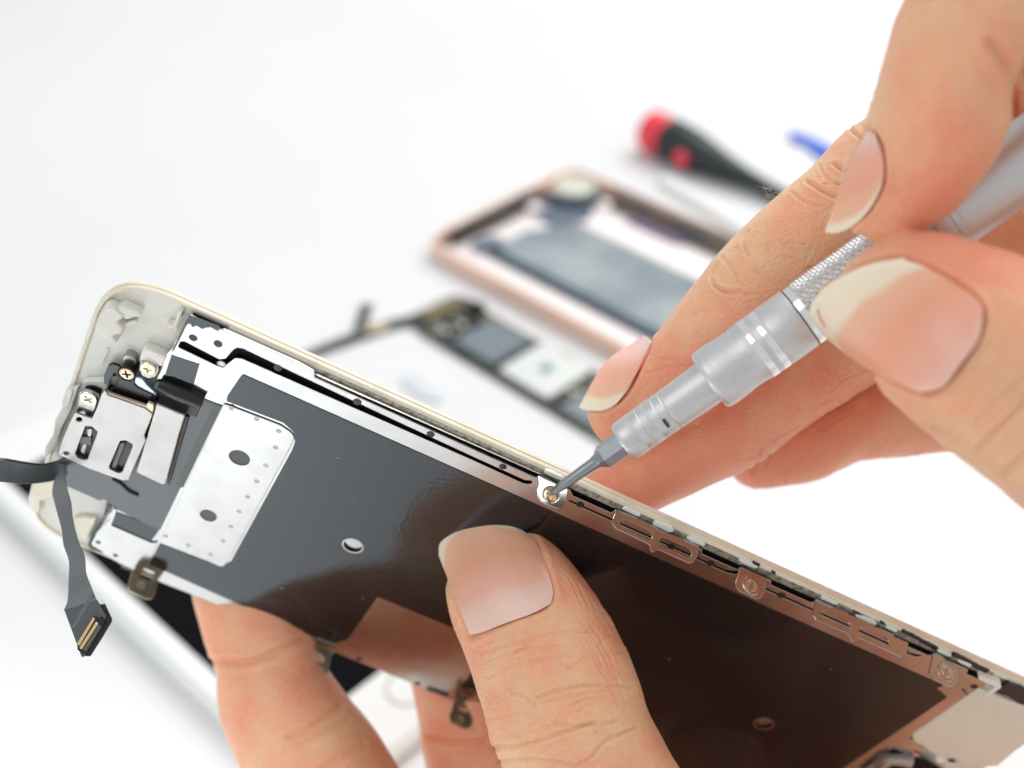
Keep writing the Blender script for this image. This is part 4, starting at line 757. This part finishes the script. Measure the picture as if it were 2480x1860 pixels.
RH, bv2 = make_hand('hand on the right gripping the silver screwdriver between thumb and forefinger', [RM.mesh(), RR.mesh(), RP.mesh(), RT.mesh(), RI.mesh(), MC.mesh(), rpalm, rwrist.mesh()], .31, rc,
    [(px(1500, 1010, 175), 8, .5), (px(1700, 950, 176), 9, .45), (px(1850, 850, 176), 10, .35), (px(1560, 1150, 186), 11, .6), (px(1750, 1060, 188), 13, .4), (px(1950, 950, 190), 14, .3), (px(1900, 1130, 200), 14, .6), (px(2200, 1050, 200), 16, .45), (px(2200, 500, 142), 8, .55), (px(2380, 330, 140), 8, .55), (px(2330, 600, 140), 8, .5), (px(2150, 850, 140), 8, .3), (px(2450, 650, 140), 8, .35)], None, px(3150, 550, 172),
    beds=[(rn, (0, 160)), ([(1955,772),(1962,735),(1990,712),(2020,730),(2022,780),(2005,815),(1985,812)], (0, 160)), ([(1402,987),(1450,996),(1490,980),(1524,946),(1550,890),(1574,832),(1561,808),(1520,834),(1476,862),(1436,910)], (0, 192)), ([(1996,565),(2030,565),(2074,543),(2108,507),(2136,455),(2142,410),(2139,370),(2129,334),(2096,312),(2068,368),(2040,430),(2014,495)], (0, 160))])
coons_nail(RH, bv2, [(1995,815),(1964,775),(1968,732),(2002,694),(2053,662),(2120,636),(2180,628)], [(2180,628),(2237,645),(2323,694),(2374,735),(2380,780)], [(2225,950),(2280,938),(2314,898),(2366,828),(2380,780)], [(1995,815),(2038,850),(2097,890),(2164,924),(2225,950)],
    edgefun=lambda u_, v_: v_ * .92 + .0, bulge=.35, off=.98, th=1.1)
coons_nail(RH, bv2, [(1402,987),(1450,994),(1490,978),(1522,945)], [(1522,945),(1548,890),(1572,832)], [(1560,811),(1570,818),(1572,832)], [(1402,987),(1440,915),(1476,868),(1520,838),(1560,811)], deg=2, bulge=.25, off=.24, th=.6, n=34, edgefun=lambda u_, v_: .09 + v_ * .91)
param_nail(RH, RR, (-.62, -.74, -.2), -5.5, 8, 55, k=1.03, drop=.06)
coons_nail(RH, bv2, [(1998,563),(2030,563),(2072,541),(2106,505),(2134,455)], [(2134,455),(2140,410),(2138,370),(2128,338)], [(2098,318),(2115,322),(2128,338)], [(1998,563),(2020,495),(2045,430),(2072,370),(2098,318)], deg=2, bulge=.25, off=.24, th=.6, n=34, edgefun=lambda u_, v_: .12 + v_ * .88)
# fine hairs on the knuckle
hp = []
for k in range(9):
    x, y = 1845 + rng.normal() * 22, 500 - (0) + rng.normal() * 16; x0, y0 = 1870 + rng.normal() * 16, 474 + rng.normal() * 16; a = -2.6 + rng.normal() * .5; l = 30 + 30 * rng.random(); z = 172
    hp.append(tubeline([px(x0 + l * t * math.cos(a) + 6 * t * t, y0 + l * t * math.sin(a) + 14 * t * t, z) for t in np.linspace(0, 1, 6)], [.03, .028, .025, .02, .016, .01], 5))
V, Fc = merge(hp); build('hair', V, Fc, mat('fair_hair', (.75, .6, .4), .5), RH)

# ================================================================== things on the table behind
def tfr(origin, ex_w):    # a frame on the table: origin (mm), x direction in world
    e = N(np.array([ex_w[0], ex_w[1], 0.])); f_ = np.array([-e[1], e[0], 0.]); fr = Fr(w2c([origin[0], origin[1], 0]), R.T @ e, R.T @ f_); return fr
M_rose = mat('rose_gold_alloy', (.93, .66, .53), .42, .55)
M_rosein = mat('rose_gold_inside', (.96, .89, .88), .45, .15)
HF_ = tfr((-31.5, 397), (.72, -.70))        # x runs along the case, y across it
PH = thing('phone_housing', 'empty rose gold phone back case lying open on the table behind the fingers', 'phone case', HF_.to([[80, 40, 0]])[0])
LH_, WH_ = 160, 85; pth = dense(rounded([(-4, 0), (LH_, 0), (LH_, WH_), (-4, WH_)], 11, 10), 8)
V, Fc = sweep_ring(pth, [(2.2, 0), (.8, .5), (0, 2.4), (-.2, 4.2), (0, 6.2), (.7, 7.8), (1.2, 8.0), (1.5, 7.8), (1.6, 7), (2.2, 1.4), (2.6, .6)]); build('frame', HF_.to(V * [1, 1, .86]), Fc, M_rose, PH)
plate('back_panel', HF_, rounded([(-1.6, 2.4), (LH_ - 2.4, 2.4), (LH_ - 2.4, WH_ - 2.4), (-1.6, WH_ - 2.4)], 9, 8), .4, 1.4, M_rosein, PH)
M_batt = mat('grey_adhesive', (.20, .25, .28), .5, 0, var=(30, (.36, .41, .43), .38, .65))
plate('battery_adhesive', HF_, rounded([(14, 20), (124, 20), (124, 57), (20, 57), (18, 44), (14, 40)], 2, 4), 1.42, 1.8, M_batt, PH)
plate('foam_strip', HF_, rounded([(13, 15.5), (130, 15.5), (130, 20), (16, 20), (12, 24), (9, 20)], 1, 3), 1.42, 3.2, mat('navy_foam', (.035, .07, .10), .5), PH)
plate('antenna_strip', HF_, rounded([(-1.1, 12), (2.5, 10), (3.5, 22), (4, 40), (3, 55), (-1.1, 58)], 1, 3), 1.42, 6.6, mat('brown_flex', (.05, .04, .035), .4), PH)
plate('antenna_strip', HF_, rounded([(22, 75.5), (110, 75.5), (110, 82), (72, 82), (22, 82)], 1, 3), 1.42, 5.5, mat('brown_flex2', (.09, .06, .04), .4, var=(80, (.03, .03, .03), .4, .6)), PH)
plate('side_button_flex', HF_, rounded([(38, 71), (62, 71), (66, 76), (34, 76)], 1.5, 3), 1.42, 3, mat('violet_flex', (.25, .2, .3), .4), PH)
V, Fc = lathe([(8.5, 1.4), (8.5, 5.5), (7.6, 6.5), (6.4, 6.2), (6.0, 5.2), (.05, 5.2)], 36); build('camera_ring', HF_.to(V + [8, 73.5, 0]), Fc, mat('pale_ring', (.68, .70, .62), .35), PH)
plate('camera_shield', HF_, rounded([(-1, 60), (10, 60), (19, 66), (21, 80), (17, 80), (15, 70), (8, 64), (-1, 64)], 2, 4), 1.42, 4.4, mat('navy_shield', (.03, .05, .08), .35, .3), PH)
plate('camera_shield', HF_, rounded([(5, 50), (18, 48), (26, 62), (22, 70), (10, 60)], 2, 4), 1.42, 2.4, mat('slate_flex', (.12, .15, .2), .4), PH)
for a, b in ((24, 74), (5, 52), (30, 79)):
    V, Fc = lathe([(2.6, 1.4), (2.6, 4.2), (1.8, 4.6), (.05, 4.6)], 18); build('screw_boss', HF_.to(V + [a, b, 0]), Fc, M_rosein, PH)
plate('connector_pad', HF_, rounded([(8, 14), (14, 15), (17, 22), (14, 26), (8, 22)], 1, 3), 1.42, 4, mat('grey_blue_pad', (.15, .19, .25), .4), PH)
# circuit board
BF = tfr((-36, 351), (.715, -.70))
BF.ey = BF.ey * 1.22
PB = thing('circuit_board', 'long dark circuit board on the table in front of the pink case', 'circuit board', BF.to([[40, 10, 0]])[0])
M_pcb = mat('board_dark', (.03, .04, .036), .45, var=(300, (.16, .17, .13), .5, .7))
plate('board', BF, rounded([(-4, 4), (-3, 19), (3, 22), (12, 20.5), (100, 20), (100, 0), (8, 0), (0, 1), (-3, -4), (-8, -22), (-11, -34), (-14, -34), (-12, -20), (-8, -4)], .8, 3), .3, 1.4, M_pcb, PB)
plate('branch', BF, rounded([(-22, -2), (-19, 0), (-12, -8), (-6, -5), (-6, -10), (-12, -12)], .8, 3), .3, 1.6, M_pcb, PB)
plate('gold_pad', BF, rounded([(-9, -8), (-5, -3), (-3, -7), (-8, -12)], .6, 3), 1.4, 2.0, mat('tan_pad', (.55, .46, .33), .5), PB)
plate('connector_block', BF, rounded([(-2, 6), (0, 17), (6, 17), (4, 5)], .6, 3), 1.4, 3, mat('bronze_block', (.22, .17, .09), .5), PB)
plate('connector_block', BF, rounded([(6, 17), (10, 21), (14, 20), (11, 16)], .6, 3), 1.4, 4, M_blackpl, PB)
plate('chip', BF, rounded([(20, 3), (38, 3), (38, 18), (20, 18)], .5, 3), 1.4, 3, mat('slate_chip', (.19, .23, .26), .3), PB)
plate('chip_frame', BF, rounded([(17, 1.5), (39.5, 1.5), (39.5, 19.3), (17, 19.3)], .5, 3), 1.4, 2.0, mat('dark_green_mask', (.04, .06, .055), .4), PB)
plate('metal_shield', BF, rounded([(42, 2), (64, 2), (64, 19), (42, 19)], 1.5, 3), 1.4, 3.2, mat('shield_tin', (.80, .83, .80), .35, .5), PB)
plate('ink_mark', BF, rounded([(51, 9), (55, 9), (55, 13), (51, 13)], .5, 3), 3.2, 3.24, mat('green_ink', (.12, .3, .25), .5), PB)
plate('chip', BF, rounded([(70, 2), (92, 2), (92, 17), (70, 17)], .5, 3), 1.4, 2.6, mat('slate_chip2', (.22, .27, .29), .35), PB)
rr_ = np.random.default_rng(3)
for k in range(80):
    if k < 30: a, b = 6 + rr_.random() * 12, 2 + rr_.random() * 16
    elif k < 44: a, b = 65 + rr_.random() * 4, 2 + rr_.random() * 16
    else: a, b = 40 + rr_.random() * 50, 17.5 + rr_.random() * 2
    w, h_ = .8 + rr_.random() * 1.8, .6 + rr_.random() * 1.2
    plate('component', BF, [(a, b), (a + w, b), (a + w, b + h_), (a, b + h_)], 1.4, 2 + rr_.random(), (M_glue, M_blackpl, M_steel2, M_blackpl, M_dirtysteel)[k % 5], PB, bevel=.1)
# small clear bracket
SF = tfr((-33, 318), (.6, -.8)); o = plate('small_bracket', SF, rounded([(-5, -1), (2, -2), (8, -1), (13, 2), (12, 5), (4, 3), (-4, 4)], .8, 3), .2, 1.2, mat('pale_blue_metal', (.72, .77, .82), .35, .3), None)
o['label'] = 'tiny pale blue metal bracket lying alone on the table below the circuit board'; o['category'] = 'bracket'
# red and black screwdriver
e = N([.70, -.714, 0]); ox = np.array([59, 489, 9.2]); RD = thing('small_screwdriver', 'screwdriver with red cap and tapering black handle lying on the table', 'screwdriver', w2c(ox - [0, 0, 9.2]))
tip_drop = -.075; ex3 = N([e[0], e[1], tip_drop]); RF = Fr(w2c(ox), R.T @ np.cross([0, 0, 1.], ex3), R.T @ np.cross(ex3, np.cross([0, 0, 1.], ex3))); 
if RF.ez.dot(R.T @ ex3) < 0: RF.ex = -RF.ex; RF.ez = -RF.ez
V, Fc = lathe([(4, -1), (7, -.6), (8.6, 1), (9, 3), (9, 10), (8.4, 11)], 40); build('cap', RF.to(V), Fc, mat('red_plastic', (.85, .045, .07), .35, sss=(.1, .001)), RD)
V, Fc = lathe([(8, 10.5), (9.1, 11.5), (9.2, 18), (8.6, 26), (7, 34), (5.2, 44), (4, 54), (3.4, 64), (3, 76), (1.2, 77), (1.2, 110)], 40); build('grip', RF.to(V), Fc, mat('black_rubber', (.012, .02, .022), .4), RD)
dc = RF.to([[0, 0, 17.5]])[0]; view = N(-dc - RF.ez * (-dc).dot(RF.ez)); sidev = np.cross(RF.ez, view)
rd = N([(1647 - CX) / F, (386 - CY) / F, 1.]); oc = -RF.o; rp = rd - RF.ez * rd.dot(RF.ez); op = oc - RF.ez * oc.dot(RF.ez); A_, B_, C_ = rp.dot(rp), rp.dot(op), op.dot(op) - 81
tt_ = (-B_ - math.sqrt(max(0, B_ * B_ - A_ * C_))) / A_; hp_ = rd * tt_; ddir = N(hp_ - RF.o - RF.ez * (hp_ - RF.o).dot(RF.ez)); ac = RF.o + RF.ez * (hp_ - RF.o).dot(RF.ez)
DFr = Fr(ac + ddir * 8.9, RF.ez, np.cross(ddir, RF.ez)); V, Fc = lathe([(3.6, -1), (3.6, .5), (3.0, .9), (.05, 1)], 28); build('badge', DFr.to(V), Fc, mat('red_plastic_dot', (.8, .05, .08), .35), RD)
P = TB.tr([(1590,432),(1618,420),(1870,560),(1850,590)], 3)
o = plate('spudger', TB, rounded(P, 2.2, 4), .2, 3.4, mat('white_nylon', (.80, .81, .80), .45), None, bevel=1.2)
o['label'] = 'plain white plastic stick lying between the pink case and the black handled screwdriver'; o['category'] = 'opening tool'
# blue pry tool
o = plate('pry_tool', TB, rounded(TB.tr([(1912,314),(1960,328),(2010,352),(2080,400),(2060,420),(2000,380),(1975,366),(1955,345),(1914,330)], 2.5), 1, 3), .2, 2.5, mat('blue_plastic', (.02, .12, .68), .4), None, bevel=.4)
o['label'] = 'blue plastic pry tool on the far part of the table, mostly hidden by a finger'; o['category'] = 'pry tool'
# white phone lying under the display
WF = tfr((-51.7, 175.2), (.69, .725)); WP = thing('white_phone', 'white phone with a black screen and round button lying under the opened screen', 'phone', WF.to([[30, 70, 0]])[0])
# x: across (0..60 screen), y: up the device
plate('body', WF, rounded([(-6.5, -20), (66.5, -20), (66.5, 152), (-6.5, 152)], 9, 8), 0, 5.6, mat('white_case', (.80, .83, .82), .35), WP, bevel=1.6)
plate('bezel_glass', WF, rounded([(-5, -18.5), (65, -18.5), (65, 150.5), (-5, 150.5)], 8, 8), 5.5, 6.2, mat('white_glass', (.84, .86, .85), .12), WP, bevel=.3)
plate('screen', WF, [(0, 0), (60, 0), (60, 132), (0, 132)], 6.1, 6.24, mat('black_glass', (.003, .003, .004), .06, spec=.1), WP, bevel=.02)
V, Fc = lathe([(5.6, 6.1), (5.6, 6.35), (5.0, 6.3), (4.6, 6.15), (.05, 6.1)], 36); build('home_button', WF.to(V + [29.5, -8.5, .05]), Fc, mat('button_grey', (.52, .52, .48), .35), WP)
